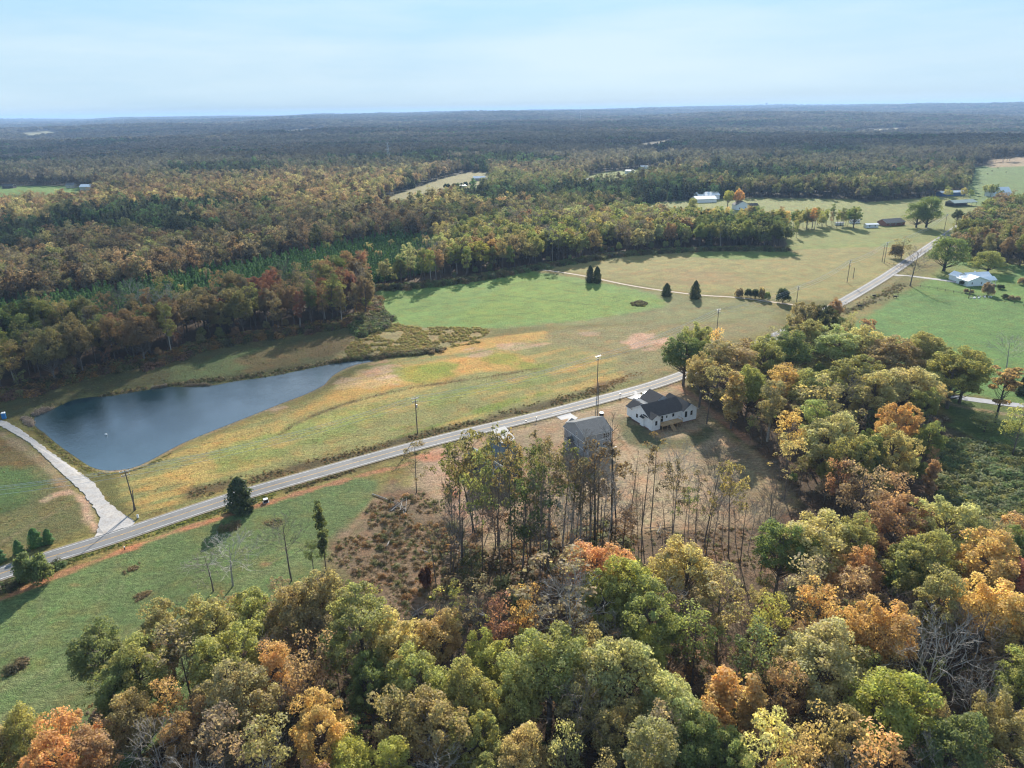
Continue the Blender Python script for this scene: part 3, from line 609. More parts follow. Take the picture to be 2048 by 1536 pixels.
def blobby(name, seed, h=9, r=3, n=16, per=170, size=.26, rl=1.1):
    R = np.random.default_rng(seed); C = crown_lobes(R, n, r - .6, rl * .5, h - rl * .5, 'dome', rl); C[:, 2] = np.maximum(C[:, 2], rl * .5)
    V, Fq, v = lobes_mesh(C, np.full(len(C), rl), np.full(len(C), per), size, R); m = MB(); branchy(m, R, .3, h * .7, C, rl, .1, 3)
    return finish(name, V, Fq, v, m, M_bark, h, 2 * r)
def cypress(name, seed):
    R = np.random.default_rng(seed); C = []
    for z, r, n in ((12.5, 3.6, 14), (10.6, 3.2, 9), (8.4, 2.6, 6), (6.2, 2.2, 4)):
        for i in range(n): a = R.random() * 6.28; q = r * R.random() ** .5; C.append((q * cos(a), q * sin(a), z + R.normal() * .25))
    C = np.array(C); V, Fq, v = lobes_mesh(C, np.full(len(C), 1.0), np.full(len(C), 110), .24, R, .3); m = MB(); branchy(m, R, 4, 12, C, 1, .26); return finish(name, V, Fq, v, m, M_dark, 13, 8.5)
K = {}
K['oak'] = [broad('wide_tree', 11), broad('wide_tree', 12, n=90, rx=5.0, z0=5.5, z1=17), broad('wide_tree', 13, n=74, rx=4.4, z0=6, z1=18), broad('wide_tree', 14, n=100, rx=5.3, z0=5, z1=18.5, rl=1.05)]
K['tall'] = [broad('tall_tree', 21, n=46, rx=3.0, z0=9, z1=23, rl=1.2, shape='tall', tr=.28, bark=M_pale), broad('tall_tree', 22, n=52, rx=3.3, z0=7, z1=22, rl=1.2, shape='tall', tr=.28), broad('tall_tree', 23, n=40, rx=2.7, z0=11, z1=24, rl=1.2, shape='tall', tr=.3)]
K['column'] = [broad('column_tree', 31, n=26, rx=1.5, z0=3, z1=17, per=170, rl=1.15, shape='column', tr=.2, size=.26)]
K['sparse'] = [broad('sparse_tree', 41, n=24, rx=3.3, z0=7, z1=19, per=95, rl=1.5, shape='tall', tr=.24, size=.24), broad('sparse_tree', 42, n=22, rx=2.6, z0=8, z1=21, per=80, rl=1.45, shape='tall', tr=.22, size=.24), broad('sparse_tree', 43, n=26, rx=3.8, z0=5, z1=16, per=85, rl=1.5, tr=.24, size=.24)]
K['thin'] = [bare('thin_leaved_tree', 51, 22, 9, 9, 3.6, .17, 3, leaves=.8), bare('thin_leaved_tree', 52, 21, 7, 10, 3.4, .16, 3, leaves=.6), bare('thin_leaved_tree', 53, 18, 5, 9, 3.6, .15, 3, leaves=.95)]
K['bare'] = [bare('leafless_tree', 61, 20, 5, 15, 4.2, .18, 4), bare('leafless_tree', 62, 19, 6, 14, 4.4, .17, 4, bark=M_pale), bare('leafless_tree', 63, 21, 8, 13, 3.6, .17, 4, spread=.42)]
K['barewhite'] = [bare('leafless_tree', 64, 16, 4, 12, 4.6, .2, 4, bark=M_pale, spread=.6), bare('leafless_tree', 65, 14, 3, 12, 4.8, .2, 4, bark=M_pale, spread=.65)]
K['pole'] = [bare('pole_tree', 71, 27, 17, 6, 2.0, .17, 3, bark=M_dark), bare('pole_tree', 72, 25, 15, 7, 1.8, .15, 3, bark=M_bark, leaves=.25), bare('pole_tree', 73, 26, 14, 9, 1.6, .16, 3, bark=M_dark, spread=.4)]
K['pine'] = [conifer('pine', 81, 10, 1.9, 1.2, .30, 900, .75), conifer('pine', 82, 10.5, 1.7, 1.5, .30, 850, .8)]
K['cedar'] = [conifer('cedar', 91, 9.5, 2.9, .2, .26, 5200, .62, layered=False), conifer('cedar', 92, 9, 2.6, .2, .26, 4600, .5, layered=False)]
K['shrub'] = [blobby('shrub', 95, 5, 2.8, 18), blobby('shrub', 96, 3, 2.2, 12, rl=.9)]
K['bush'] = [blobby('round_bush', 97, 5.6, 3.1, 34, 220, .2, 1.0)]
K['cypress'] = [cypress('flat_tree', 98)]
K['orchard'] = [broad('round_tree', 99, n=46, rx=5.0, z0=2.6, z1=14, per=260, rl=1.7, tr=.4, bark=M_dark)]
LEAF_GAIN = 1.48
PAL = {'olive': ((.210, .222, .085), 'olive green'), 'pale': ((.29, .30, .15), 'pale sage green'), 'green': ((.120, .150, .060), 'deep green'), 'fresh': ((.15, .19, .07), 'fresh green'),
 'gold': ((.325, .275, .13), 'golden tan'), 'yellow': ((.24, .245, .075), 'yellow green'), 'orange': ((.385, .262, .12), 'bright orange'), 'rust': ((.25, .17, .10), 'rusty orange'), 'brown': ((.235, .205, .105), 'brownish olive'),
 'grey': ((.215, .175, .11), 'grey brown'), 'red': ((.23, .115, .08), 'dull red'), 'pink': ((.36, .235, .13), 'pinkish tan'), 'cream': ((.42, .35, .15), 'cream yellow'), 'dark': ((.055, .072, .036), 'dark green'), 'pinegreen': ((.085, .16, .06), 'blue green'), 'white': ((.3, .3, .28), 'grey')}
NAMEOF = {'oak': 'broadleaf_tree', 'tall': 'tall_tree', 'column': 'columnar_tree', 'sparse': 'sparse_tree', 'thin': 'thin_tree', 'bare': 'bare_tree', 'barewhite': 'bare_tree', 'pole': 'slender_tree', 'pine': 'pine_tree', 'cedar': 'cedar_tree', 'shrub': 'shrub', 'bush': 'bush', 'cypress': 'cypress_tree', 'orchard': 'shade_tree'}
WORDOF = {'oak': 'wide-crowned tree', 'tall': 'tall tree', 'column': 'narrow columnar tree', 'sparse': 'thinly leaved tree', 'thin': 'slender half-bare tree', 'bare': 'leafless grey tree', 'barewhite': 'leafless whitish tree', 'pole': 'tall bare-stemmed tree', 'pine': 'young pine', 'cedar': 'dense cedar', 'shrub': 'shrub', 'bush': 'round bush', 'cypress': 'flat-topped tree', 'orchard': 'round shade tree'}
ORD = 'first second third fourth fifth sixth seventh eighth ninth tenth eleventh twelfth thirteenth fourteenth fifteenth sixteenth seventeenth eighteenth nineteenth twentieth'.split() + [f'{n}th' for n in range(21, 90)]
TREES = []   # dict: x,y,kind,var,sx,sz,rz,color key,zone,label(optional)
def add_tree(x, y, kind, colour, hh=None, dd=None, zone='', label=None, rz=None, jit=.10):
    k = random.randrange(len(K[kind])); kk = K[kind][k]
    sz = (hh / kk.h) if hh else random.uniform(.85, 1.15); sx = (dd / kk.d) if dd else sz * random.uniform(.9, 1.1)
    c = np.array(PAL[colour][0]) * LEAF_GAIN * {'pondwood': .74, 'fieldwood': .82, 'fieldwood2': .75, 'rightwood': .70, 'thin stand below the houses': .56, 'nearfill': .85, 'plantation': .8}.get(zone, 1) * random.uniform(1 - jit, 1 + jit) * (np.array([random.uniform(.93, 1.07) for _ in range(3)]))  # tone per wood; the right wood's leaves are dimmed for its backlit shade
    TREES.append(dict(x=x, y=y, kind=kind, var=k, sx=sx, sz=sz, rz=random.uniform(0, 6.28) if rz is None else rz, ck=colour, col=c, zone=zone, label=label))
def crown_at(px, py, w, colour, kind='oak', zone='', hmax=21, hmin=8, label=None, hh=None):
    h = hh or 15
    for _ in range(5):
        zc = h * (.72 if kind in ('oak', 'orchard') else .68); x, y = at(px, py, zc); k = F / proj(x, y, zc)[2]; d = w / k
        if hh is None: h = min(hmax, max(hmin, {'oak': 1.25 * d + 5.5, 'orchard': 1.15 * d + 2}.get(kind, 1.9 * d + 5)))
    add_tree(x, y, kind, colour, h, d * 1.06, zone, label)
def base_at(px, py, top, kind, colour, w=None, zone='', label=None):
    x, y, z = G(px, py); a, b = 0, 60
    for _ in range(30):
        m_ = (a + b) / 2
        if proj(x, y, z + m_)[1] > top: a = m_
        else: b = m_
    k = F / proj(x, y, z)[2]; add_tree(x, y, kind, colour, a, (w / k) if w else None, zone, label)
E1 = 'lower left wood edge'; E2 = 'lower middle of the near wood'; E3 = 'lower right wood'; E4 = 'grove right of the white house'; E5 = 'thin stand below the houses'
FT = [(190, 1290, 110, 'green', 'oak', E1), (270, 1320, 125, 'olive', 'oak', E1), (325, 1245, 110, 'brown', 'oak', E1), (415, 1240, 125, 'brown', 'oak', E1), (500, 1222, 100, 'olive', 'oak', E1), (585, 1210, 120, 'brown', 'oak', E1), (645, 1185, 110, 'brown', 'oak', E1), (718, 1240, 165, 'olive', 'oak', E1), (450, 1305, 135, 'olive', 'oak', E1), (470, 1380, 150, 'brown', 'oak', E1), (610, 1320, 105, 'rust', 'sparse', E1), (545, 1335, 75, 'orange', 'tall', E1), (640, 1440, 135, 'orange', 'oak', E1), (385, 1450, 115, 'rust', 'oak', E1), (255, 1425, 110, 'brown', 'oak', E1), (120, 1490, 155, 'orange', 'oak', E1), (45, 1460, 115, 'olive', 'oak', E1), (200, 1515, 90, 'rust', 'tall', E1), (335, 1400, 70, 'orange', 'sparse', E1), (230, 1375, 100, 'green', 'oak', E1), (505, 1425, 60, 'orange', 'sparse', E1), (365, 1320, 80, 'grey', 'thin', E1), (530, 1500, 110, 'brown', 'sparse', E1), (450, 1520, 100, 'grey', 'thin', E1), (-40, 1500, 120, 'brown', 'oak', E1),
 (738, 1355, 100, 'green', 'oak', E2), (790, 1270, 120, 'gold', 'oak', E2), (878, 1265, 100, 'gold', 'oak', E2), (830, 1345, 130, 'olive', 'oak', E2), (980, 1305, 95, 'yellow', 'oak', E2), (935, 1370, 120, 'olive', 'oak', E2), (1030, 1385, 110, 'olive', 'oak', E2), (1100, 1310, 165, 'olive', 'oak', E2), (1235, 1325, 170, 'pale', 'oak', E2), (1160, 1400, 110, 'brown', 'oak', E2), (940, 1465, 110, 'olive', 'oak', E2), (860, 1440, 140, 'brown', 'oak', E2), (780, 1430, 90, 'brown', 'sparse', E2), (1040, 1500, 120, 'gold', 'oak', E2), (700, 1525, 120, 'yellow', 'oak', E2), (790, 1530, 80, 'yellow', 'tall', E2), (1190, 1190 - 60, 125, 'pink', 'oak', E2), (1250, 1160, 130, 'yellow', 'oak', E2), (1300, 1215, 150, 'fresh', 'oak', E2), (1210, 1190, 110, 'olive', 'oak', E2), (1370, 1125, 135, 'gold', 'oak', E2), (1295, 1290, 100, 'yellow', 'oak', E2), (1110, 1190, 120, 'grey', 'thin', E2), (1140, 1240, 100, 'white', 'barewhite', E2), (1150, 1440, 80, 'white', 'bare', E2), (1445, 1190, 110, 'brown', 'sparse', E2), (1340, 1395, 140, 'pale', 'oak', E2), (1240, 1450, 110, 'brown', 'oak', E2), (1000, 1240, 70, 'red', 'sparse', E2), (1045, 1215, 70, 'orange', 'sparse', E2), (900, 1225, 60, 'yellow', 'thin', E2), (1130, 1500, 90, 'brown', 'sparse', E2), (1290, 1510, 120, 'brown', 'tall', E2), (960, 1210, 60, 'grey', 'thin', E2), (985, 1530, 90, 'olive', 'oak', E2), (1180, 1290, 70, 'gold', 'sparse', E2),
 (1540, 1235, 85, 'yellow', 'sparse', E3), (1635, 1075, 150, 'gold', 'oak', E3), (1565, 1085, 110, 'fresh', 'oak', E3), (1715, 1070, 100, 'olive', 'oak', E3), (1720, 1130, 90, 'pink', 'oak', E3), (1790, 1035, 130, 'rust', 'oak', E3), (1900, 1040, 130, 'pale', 'oak', E3), (1850, 1105, 140, 'olive', 'oak', E3), (1975, 1105, 130, 'orange', 'oak', E3), (1980, 1200, 130, 'cream', 'oak', E3), (1640, 1215, 95, 'orange', 'sparse', E3), (1770, 1245, 130, 'orange', 'oak', E3), (1650, 1300, 180, 'pale', 'oak', E3), (1790, 1395, 180, 'yellow', 'oak', E3), (1570, 1375, 85, 'rust', 'sparse', E3), (1447, 1385, 75, 'orange', 'column', E3), (1505, 1395, 60, 'gold', 'column', E3), (1868, 1325, 105, 'white', 'barewhite', E3), (1955, 1300, 90, 'white', 'bare', E3), (1700, 1470, 120, 'brown', 'oak', E3), (1530, 1500, 115, 'cream', 'sparse', E3), (1620, 1450, 100, 'gold', 'sparse', E3), (1920, 1480, 150, 'green', 'oak', E3), (2020, 1440, 110, 'brown', 'oak', E3), (1390, 1470, 110, 'green', 'oak', E3), (1330, 1480, 90, 'grey', 'sparse', E3), (1960, 1410, 60, 'white', 'barewhite', E3), (1700, 1180, 80, 'rust', 'sparse', E3), (1610, 1160, 90, 'grey', 'sparse', E3), (1820, 1150, 80, 'green', 'oak', E3), (2040, 1150, 90, 'red', 'oak', E3), (2045, 1270, 100, 'gold', 'oak', E3), (1880, 1200, 90, 'brown', 'tall', E3), (1500, 1300, 90, 'green', 'sparse', E3), (1395, 1260, 80, 'olive', 'sparse', E3), (1460, 1500, 90, 'fresh', 'oak', E3), (1730, 1330, 60, 'olive', 'sparse', E3), (1780, 1520, 110, 'orange', 'sparse', E3), (1590, 1520, 100, 'pink', 'sparse', E3), (1870, 1440, 90, 'brown', 'oak', E3), (2040, 1080, 70, 'fresh', 'oak', E3), (2090, 1350, 130, 'olive', 'oak', E3),
 (1372, 695, 92, 'green', 'oak', E4), (1405, 735, 70, 'brown', 'oak', E4), (1400, 670, 60, 'olive', 'oak', E4), (1440, 715, 75, 'brown', 'tall', E4), (1435, 690, 42, 'orange', 'sparse', E4), (1482, 720, 80, 'brown', 'tall', E4), (1530, 700, 85, 'olive', 'oak', E4), (1500, 760, 75, 'olive', 'oak', E4), (1580, 690, 95, 'green', 'oak', E4), (1610, 625, 62, 'brown', 'oak', E4), (1650, 632, 58, 'dark', 'oak', E4), (1672, 612, 32, 'rust', 'oak', E4), (1620, 665, 80, 'brown', 'oak', E4), (1562, 760, 60, 'orange', 'tall', E4), (1620, 765, 100, 'olive', 'oak', E4), (1675, 680, 105, 'pale', 'oak', E4), (1735, 680, 100, 'pale', 'oak', E4), (1705, 740, 110, 'olive', 'oak', E4), (1790, 700, 110, 'brown', 'oak', E4), (1850, 690, 110, 'olive', 'oak', E4), (1815, 760, 130, 'pale', 'oak', E4), (1755, 770, 100, 'pale', 'oak', E4), (1912, 735, 105, 'olive', 'oak', E4), (1685, 800, 75, 'grey', 'bare', E4), (1645, 810, 80, 'brown', 'thin', E4), (1585, 855, 60, 'orange', 'sparse', E4), (1665, 860, 125, 'pale', 'oak', E4), (1795, 835, 80, 'orange', 'oak', E4), (1790, 890, 95, 'gold', 'oak', E4), (1862, 870, 66, 'fresh', 'oak', E4), (1625, 840, 60, 'olive', 'tall', E4), (1725, 965, 95, 'grey', 'sparse', E4), (1680, 945, 55, 'red', 'sparse', E4), (1785, 990, 65, 'rust', 'sparse', E4), (1866, 945, 30, 'rust', 'column', E4), (1740, 900, 80, 'green', 'oak', E4), (1545, 800, 60, 'brown', 'tall', E4), (1470, 780, 50, 'gold', 'column', E4), (1420, 770, 50, 'brown', 'thin', E4), (1700, 905, 90, 'olive', 'oak', E4), (1580, 920, 50, 'gold', 'thin', E4), (1850, 800, 60, 'olive', 'oak', E4)]
for px, py, w, c, kind, zone in FT:
    crown_at(px, py, w * (1.0 if zone == E4 else 1.0), c, kind, zone)
    if zone == E1 or zone == E2 or zone == E3: pass
ST = [(921, 1096, 900, 'thin', 'brown', 60), (945, 1068, 880, 'thin', 'brown', 60), (1003, 1178, 955, 'bare', 'grey', 45), (1025, 1140, 895, 'thin', 'brown', 60), (1045, 1150, 940, 'sparse', 'green', 80), (1088, 960, 866, 'sparse', 'fresh', 44), (995, 1092, 885, 'thin', 'olive', 55), (1125, 1085, 905, 'thin', 'olive', 60), (1142, 1065, 878, 'bare', 'grey', 60), (1195, 1062, 900, 'thin', 'rust', 80), (1180, 1085, 890, 'bare', 'grey', 60), (1223, 1075, 838, 'pole', 'grey', None), (1233, 1062, 842, 'pole', 'grey', None), (1262, 1025, 898, 'pole', 'grey', None), (1283, 1062, 893, 'pole', 'grey', None), (1301, 1055, 878, 'pole', 'brown', None), (1345, 1078, 905, 'bare', 'grey', 60), (1368, 1072, 985, 'thin', 'olive', 34), (1408, 1088, 900, 'bare', 'grey', 60), (1426, 1092, 945, 'bare', 'grey', 45), (1457, 1112, 950, 'thin', 'gold', 58), (875, 1190, 1045, 'pole', 'grey', None), (652, 1140, 1000, 'column', 'fresh', 28), (627, 1140, 1078, 'sparse', 'fresh', 35), (466, 1172, 1088, 'bare', 'grey', 85), (427, 1182, 1110, 'bare', 'grey', 60), (583, 1162, 1048, 'bare', 'grey', 65), (1060, 1120, 930, 'thin', 'olive', 60), (1100, 1100, 915, 'thin', 'grey', 55), (965, 1150, 935, 'thin', 'olive', 60), (1150, 1110, 925, 'bare', 'grey', 55), (1080, 1170, 960, 'bare', 'grey', 60), (1245, 1100, 1010, 'sparse', 'rust', 60), (850, 1172, 1140, 'shrub', 'red', 28), (1112, 1108, 1085, 'shrub', 'rust', 26), (833, 985, 893, 'thin', 'brown', 42), (945, 1180, 1108, 'sparse', 'green', 55), (1330, 1065, 1000, 'bare', 'grey', 35), (1390, 1075, 950, 'pole', 'grey', None), (1480, 1130, 1000, 'bare', 'grey', 45), (905, 1060, 905, 'thin', 'olive', 50), (985, 1040, 885, 'thin', 'brown', 50), (1075, 1060, 885, 'thin', 'grey', 45), (1160, 1085, 910, 'pole', 'grey', None), (1520, 1150, 1010, 'bare', 'grey', 45)]
RS = random.Random(5)
for i in range(34):
    bx = RS.uniform(900, 1215); by = RS.uniform(1060, 1180) - (bx - 1050) * .06
    ST.append((bx, by, by - RS.uniform(80, 180), RS.choice(['bare', 'bare', 'bare', 'thin', 'pole']), RS.choice(['green', 'brown', 'grey', 'grey', 'rust']), RS.uniform(30, 55)))
for i in range(16):
    bx = RS.uniform(1215, 1560); by = RS.uniform(1060, 1130); ST.append((bx, by, by - RS.uniform(60, 150), RS.choice(['bare', 'bare', 'bare', 'thin']), RS.choice(['grey', 'brown', 'rust']), RS.uniform(25, 45)))
for px, py, top, kind, c, w in ST: base_at(px, py, top, kind, c, w, E5)
SOLO = [(1180, 565, 531, 'cedar', 'dark', 17, 'dark cedar at the left of the pair beside the dirt track'), (1194, 566, 533, 'cedar', 'dark', 17, 'dark cedar at the right of the pair beside the dirt track'), (1333, 592, 566, 'cedar', 'dark', 20, 'small squat cedar standing just below the dirt track'), (1390, 597, 561, 'cedar', 'dark', 22, 'largest dark cedar standing alone below the dirt track'), (1565, 606, 576, 'shrub', 'dark', 26, 'dark round evergreen at the end of the hedge row by the track'),
 (484, 1020, 955, 'cedar', 'dark', 52, 'large dark cedar at the near edge of the road'), (73, 1166, 1110, 'bush', 'green', 62, 'large round green bush beside the road'), (39, 1106, 1080, 'cedar', 'pinegreen', 19, 'small evergreen beyond the road, nearest the big round bush'), (74, 1092, 1057, 'cedar', 'pinegreen', 26, 'tallest of the small evergreens beyond the road'), (99, 1086, 1058, 'cedar', 'pinegreen', 18, 'small dark evergreen at the right end of the roadside row'), (2, 1122, 1096, 'cedar', 'pinegreen', 20, 'small evergreen cut off by the picture edge beyond the road'),
 (1887, 542, 470, 'orchard', 'green', 80, 'big dark round shade tree beside the road bend'), (1975, 545, 500, 'orchard', 'olive', 62, 'rounded olive tree behind the white farmhouse'), (1820, 572, 505, 'bare', 'grey', 52, 'leafless tree standing alone by the farm lane junction'), (1802, 517, 470, 'sparse', 'grey', 38, 'rough brownish tree on the left bank of the road'), (1790, 516, 488, 'shrub', 'grey', 24, 'low brownish thicket on the left bank of the road'), (2012, 742, 678, 'bare', 'grey', 50, 'leafless tree alone in the green pasture'), (1852, 455, 390, 'orchard', 'green', 60, 'large rounded tree beside the brick house'), (1832, 455, 402, 'orchard', 'green', 50, 'rounded tree touching the larger one beside the brick house'),
 (1912, 450, 417, 'oak', 'dark', 22, 'small dark tree at the end of the visible road'), (1990, 845, 740, 'cypress', 'rust', 75, 'flat-topped rust-coloured tree above the paved lane'), (1918, 806, 690, 'oak', 'olive', 100, 'broad olive tree standing alone in the pasture edge'), (1384, 428, 395, 'orchard', 'olive', 24, 'round olive tree in front of the white metal barns'), (1455, 418, 378, 'oak', 'yellow', 26, 'yellow green tree between the barns and the white farmhouse'), (1475, 418, 376, 'oak', 'orange', 24, 'orange-tinged tree next to the far white farmhouse'), (1418, 430, 416, 'shrub', 'brown', 17, 'low brown tree on the far farm field'),
 (1968, 864, 822, 'sparse', 'olive', 60, 'loose olive tree below the paved lane'), (2025, 910, 800, 'sparse', 'olive', 60, 'olive tree at the right picture edge below the lane'), (2042, 790, 752, 'cedar', 'dark', 22, 'dark little evergreen at the right picture edge in the pasture'), (1975, 590, 566, 'bush', 'grey', 22, 'dark purplish bush in front of the white farmhouse'), (2046, 570, 555, 'shrub', 'grey', 20, 'brownish shrub behind the farmhouse lawn')]
for px, py, top, kind, c, w, lab in SOLO: base_at(px, py, top, kind, c, w, 'solo', lab)
for i, (px, py, c, w, hh) in enumerate([(1478, 589, 'grey', 18, 12), (1496, 591, 'dark', 16, 14), (1510, 592, 'dark', 18, 14), (1522, 595, 'brown', 16, 18), (1534, 597, 'olive', 14, 14)]):
    base_at(px, py + 4, py - hh, 'shrub', c, w, 'hedge', f'{ORD[i]} shrub from the left in the hedge row along the dirt track')
for i, (px, py, c, w) in enumerate([(1931, 586, 'grey', 10), (1942, 588, 'grey', 9), (2010, 597, 'dark', 14), (2022, 600, 'grey', 14), (2034, 601, 'grey', 12), (2000, 578, 'dark', 14), (1925, 570, 'dark', 14)]):
    base_at(px, py, py - 9, 'shrub', c, w, 'farm', ['dark low shrub at the left by the farmhouse fence', 'dark low shrub right beside the first by the farmhouse fence', 'dark garden shrub right of the farmhouse row', 'tall purplish garden shrub right of the farmhouse', 'purplish garden shrub at the right edge of the farm garden', 'dark green shrub at the corner of the farmhouse porch', 'dark hedge clump at the end of the farm lane'][i])
TAKEN = [(t_['x'], t_['y']) for t_ in TREES]
class Grid:
    def __init__(s, c): s.c = c; s.d = {}
    def near(s, x, y, r):
        i0, j0 = int(x // s.c), int(y // s.c); n = int(r // s.c) + 1
        for i in range(i0 - n, i0 + n + 1):
            for j in range(j0 - n, j0 + n + 1):
                for q in s.d.get((i, j), ()):
                    if (q[0] - x) ** 2 + (q[1] - y) ** 2 < r * r: return True
        return False
    def add(s, x, y): s.d.setdefault((int(x // s.c), int(y // s.c)), []).append((x, y))
TG = Grid(5.0)
for x, y in TAKEN: TG.add(x, y)
DRIVE_W = W2(DRIVEPX)
def fill(polyw, spacing, n, cb, margin=0.0):
    P = np.array(polyw); lo, hi = P.min(0), P.max(0); X = rng.random(n) * (hi[0] - lo[0]) + lo[0]; Y = rng.random(n) * (hi[1] - lo[1]) + lo[1]
    ok = pdist(X, Y, P) < -margin; ok &= ldist(X, Y, ROAD) > 9; X, Y = X[ok], Y[ok]
    edge = -pdist(X, Y, P)
    for x, y, e in zip(X, Y, edge):
        if TG.near(x, y, spacing): continue
        TG.add(x, y); cb(float(x), float(y), float(e))
def pick(d):
    r = random.random() * sum(d.values())
    for k, v in d.items():
        r -= v
        if r <= 0: return k
    return k
FOREW = [at(x, y, 14) for x, y in FORE]
FOREW = [(x, y) for x, y in FOREW]
def cb_fore(x, y, e):
    px, py, _ = proj(x, y, 8)
    if px < -150 or px > 2200 or py > 1750: return
    kind = pick({'sparse': 2.4, 'thin': 3.6, 'oak': 1.0, 'shrub': 1.4, 'bare': 3.4, 'tall': .6})
    c = pick({'brown': 3, 'olive': 3, 'grey': 2.5, 'rust': 1.4, 'green': 1.6, 'gold': 1, 'orange': .5, 'red': .4})
    hh = {'shrub': random.uniform(3, 5.5), 'oak': random.uniform(8, 12)}.get(kind, random.uniform(9, 15)); add_tree(x, y, kind, c, hh, None, 'nearfill')
fill(FOREW, 4.6, 7000, cb_fore)
def cb_grove(x, y, e):
    kind = pick({'oak': 2.5, 'sparse': 2, 'thin': 1.5, 'shrub': 2}); c = pick({'olive': 3, 'green': 2, 'brown': 3, 'rust': .6, 'grey': 1.2, 'gold': .5})
    add_tree(x, y, kind, c, random.uniform(3, 5) if kind == 'shrub' else random.uniform(8, 13), None, 'grovefill')
fill(W2(NEARWOODS['grove']), 5.0, 3000, cb_grove, 1)
def cb_pond(x, y, e):
    px = proj(x, y, 0)[0]; edge = e < 9
    kind = pick({'oak': 3.2, 'tall': 3, 'sparse': 1.6, 'bare': 1.3 if px > 250 else .5, 'thin': 1})
    if edge: kind = pick({'oak': 2, 'tall': 3.0, 'sparse': 1.8, 'thin': 1.8, 'bare': .8})
    if px > 430: c = pick({'olive': 2.5, 'brown': 2.5, 'red': 2.4 if edge else 1, 'grey': 2.5, 'rust': 1.2, 'green': .6})
    elif px < 120: c = pick({'green': 3, 'olive': 3, 'brown': 1.5, 'grey': .6})
    else: c = pick({'olive': 3, 'brown': 3, 'green': 1.6, 'grey': 2, 'rust': 1.2, 'red': .4, 'gold': .4})
    if edge and random.random() < .45: add_tree(x, y, pick({'sparse': 2, 'oak': 1, 'shrub': 1.6}), pick({'red': 2 if px > 330 else .3, 'brown': 2, 'olive': 2, 'rust': 1}), random.uniform(5, 10), None, 'pondwood'); return
    add_tree(x, y, kind, c, random.uniform(18, 25) if e < 22 else random.uniform(14, 19), None, 'pondwood')
fill(W2(NEARWOODS['pondwood']), 5.4, 6500, cb_pond, 1)
def cb_fw(x, y, e):
    px = proj(x, y, 0)[0]; edge = e < 9
    kind = pick({'oak': 4, 'tall': 3, 'sparse': 1.2, 'bare': .5, 'thin': .6})
    c = pick({'olive': 4, 'green': 1.8, 'brown': 2.2, 'gold': 1.2, 'orange': .3, 'yellow': .8, 'grey': 1, 'rust': .7, 'pale': 1})
    if edge and random.random() < .35: add_tree(x, y, pick({'oak': 1, 'shrub': 1}), pick({'olive': 2, 'green': 2, 'brown': 1}), random.uniform(5, 9), None, 'fieldwood'); return
    add_tree(x, y, kind, c, random.uniform(17, 24), None, 'fieldwood')
fill(W2(NEARWOODS['fieldwood']), 6.0, 9000, cb_fw, 1)
fill(W2(NEARWOODS['fieldwood2']), 6.0, 3000, lambda x, y, e: add_tree(x, y, pick({'oak': 3, 'tall': 3}), pick({'olive': 3, 'green': 4, 'dark': 1}), random.uniform(17, 22), None, 'fieldwood2'), 1)
fill(W2(NEARWOODS['rightwood']), 6.5, 5000, lambda x, y, e: add_tree(x, y, pick({'oak': 4, 'tall': 1, 'sparse': 1}), pick({'brown': 3, 'olive': 2, 'green': 3, 'grey': 2, 'rust': .5}), random.uniform(16, 22), None, 'rightwood'), 2)  # darker leaf colours paint in the shade of the wood's backlit faces
fill(W2(NEARWOODS['plantation']), 3.1, 60000, lambda x, y, e: add_tree(x, y, 'pine', 'pinegreen', random.uniform(8.0, 12.0), random.uniform(3.4, 4.8), 'plantation') if random.random() > .02 else add_tree(x, y, 'oak', random.choice(['olive', 'gold', 'brown', 'grey']), random.uniform(9, 14), None, 'fieldwood'), 1)
# trees strung along the far farm field
def row(pts, n, kinds, cols, h0, h1, zone, spread=6):
    P = [G(x, y)[:2] for x, y in pts]
    for i in range(n):
        f_ = random.random() * (len(P) - 1); k = int(f_); f_ -= k; x = P[k][0] * (1 - f_) + P[k + 1][0] * f_ + random.gauss(0, spread); y = P[k][1] * (1 - f_) + P[k + 1][1] * f_ + random.gauss(0, spread)
        if TG.near(x, y, 4): continue
        TG.add(x, y); add_tree(x, y, pick(kinds), pick(cols), random.uniform(h0, h1), None, zone)
AUT = {'olive': 3, 'brown': 2, 'gold': 1.6, 'orange': .6, 'green': 1.6, 'rust': .7, 'grey': 1.2}
row([(1385, 462), (1480, 452), (1580, 458), (1700, 452)], 150, {'oak': 3, 'tall': 3, 'sparse': 1}, AUT, 12, 20, 'farmrow', 8)
row([(1400, 470), (1480, 470), (1560, 470)], 30, {'oak': 3, 'tall': 2}, AUT, 12, 18, 'farmrow', 8)
row([(1060, 436), (1200, 438), (1290, 440), (1400, 455)], 60, {'oak': 3, 'tall': 1}, AUT, 12, 18, 'farmrow', 10)
row([(1890, 398), (1920, 396), (1945, 398)], 7, {'oak': 1}, {'olive': 1, 'gold': 1}, 10, 13, 'farmrow', 5)
row([(1960, 395), (1985, 392), (2000, 400)], 6, {'oak': 1}, {'green': 1, 'olive': 1}, 12, 16, 'farmrow', 5)
row([(2000, 425), (2048, 425), (2100, 430)], 14, {'oak': 1}, {'green': 1, 'olive': 1, 'brown': 1}, 14, 18, 'farmrow', 8)
for p in ((565, 360, 'x'),): pass
row([(892, 380), (905, 376), (940, 372), (960, 365)], 5, {'shrub': 1}, {'dark': 1, 'green': 1}, 4, 8, 'farmrow', 4)
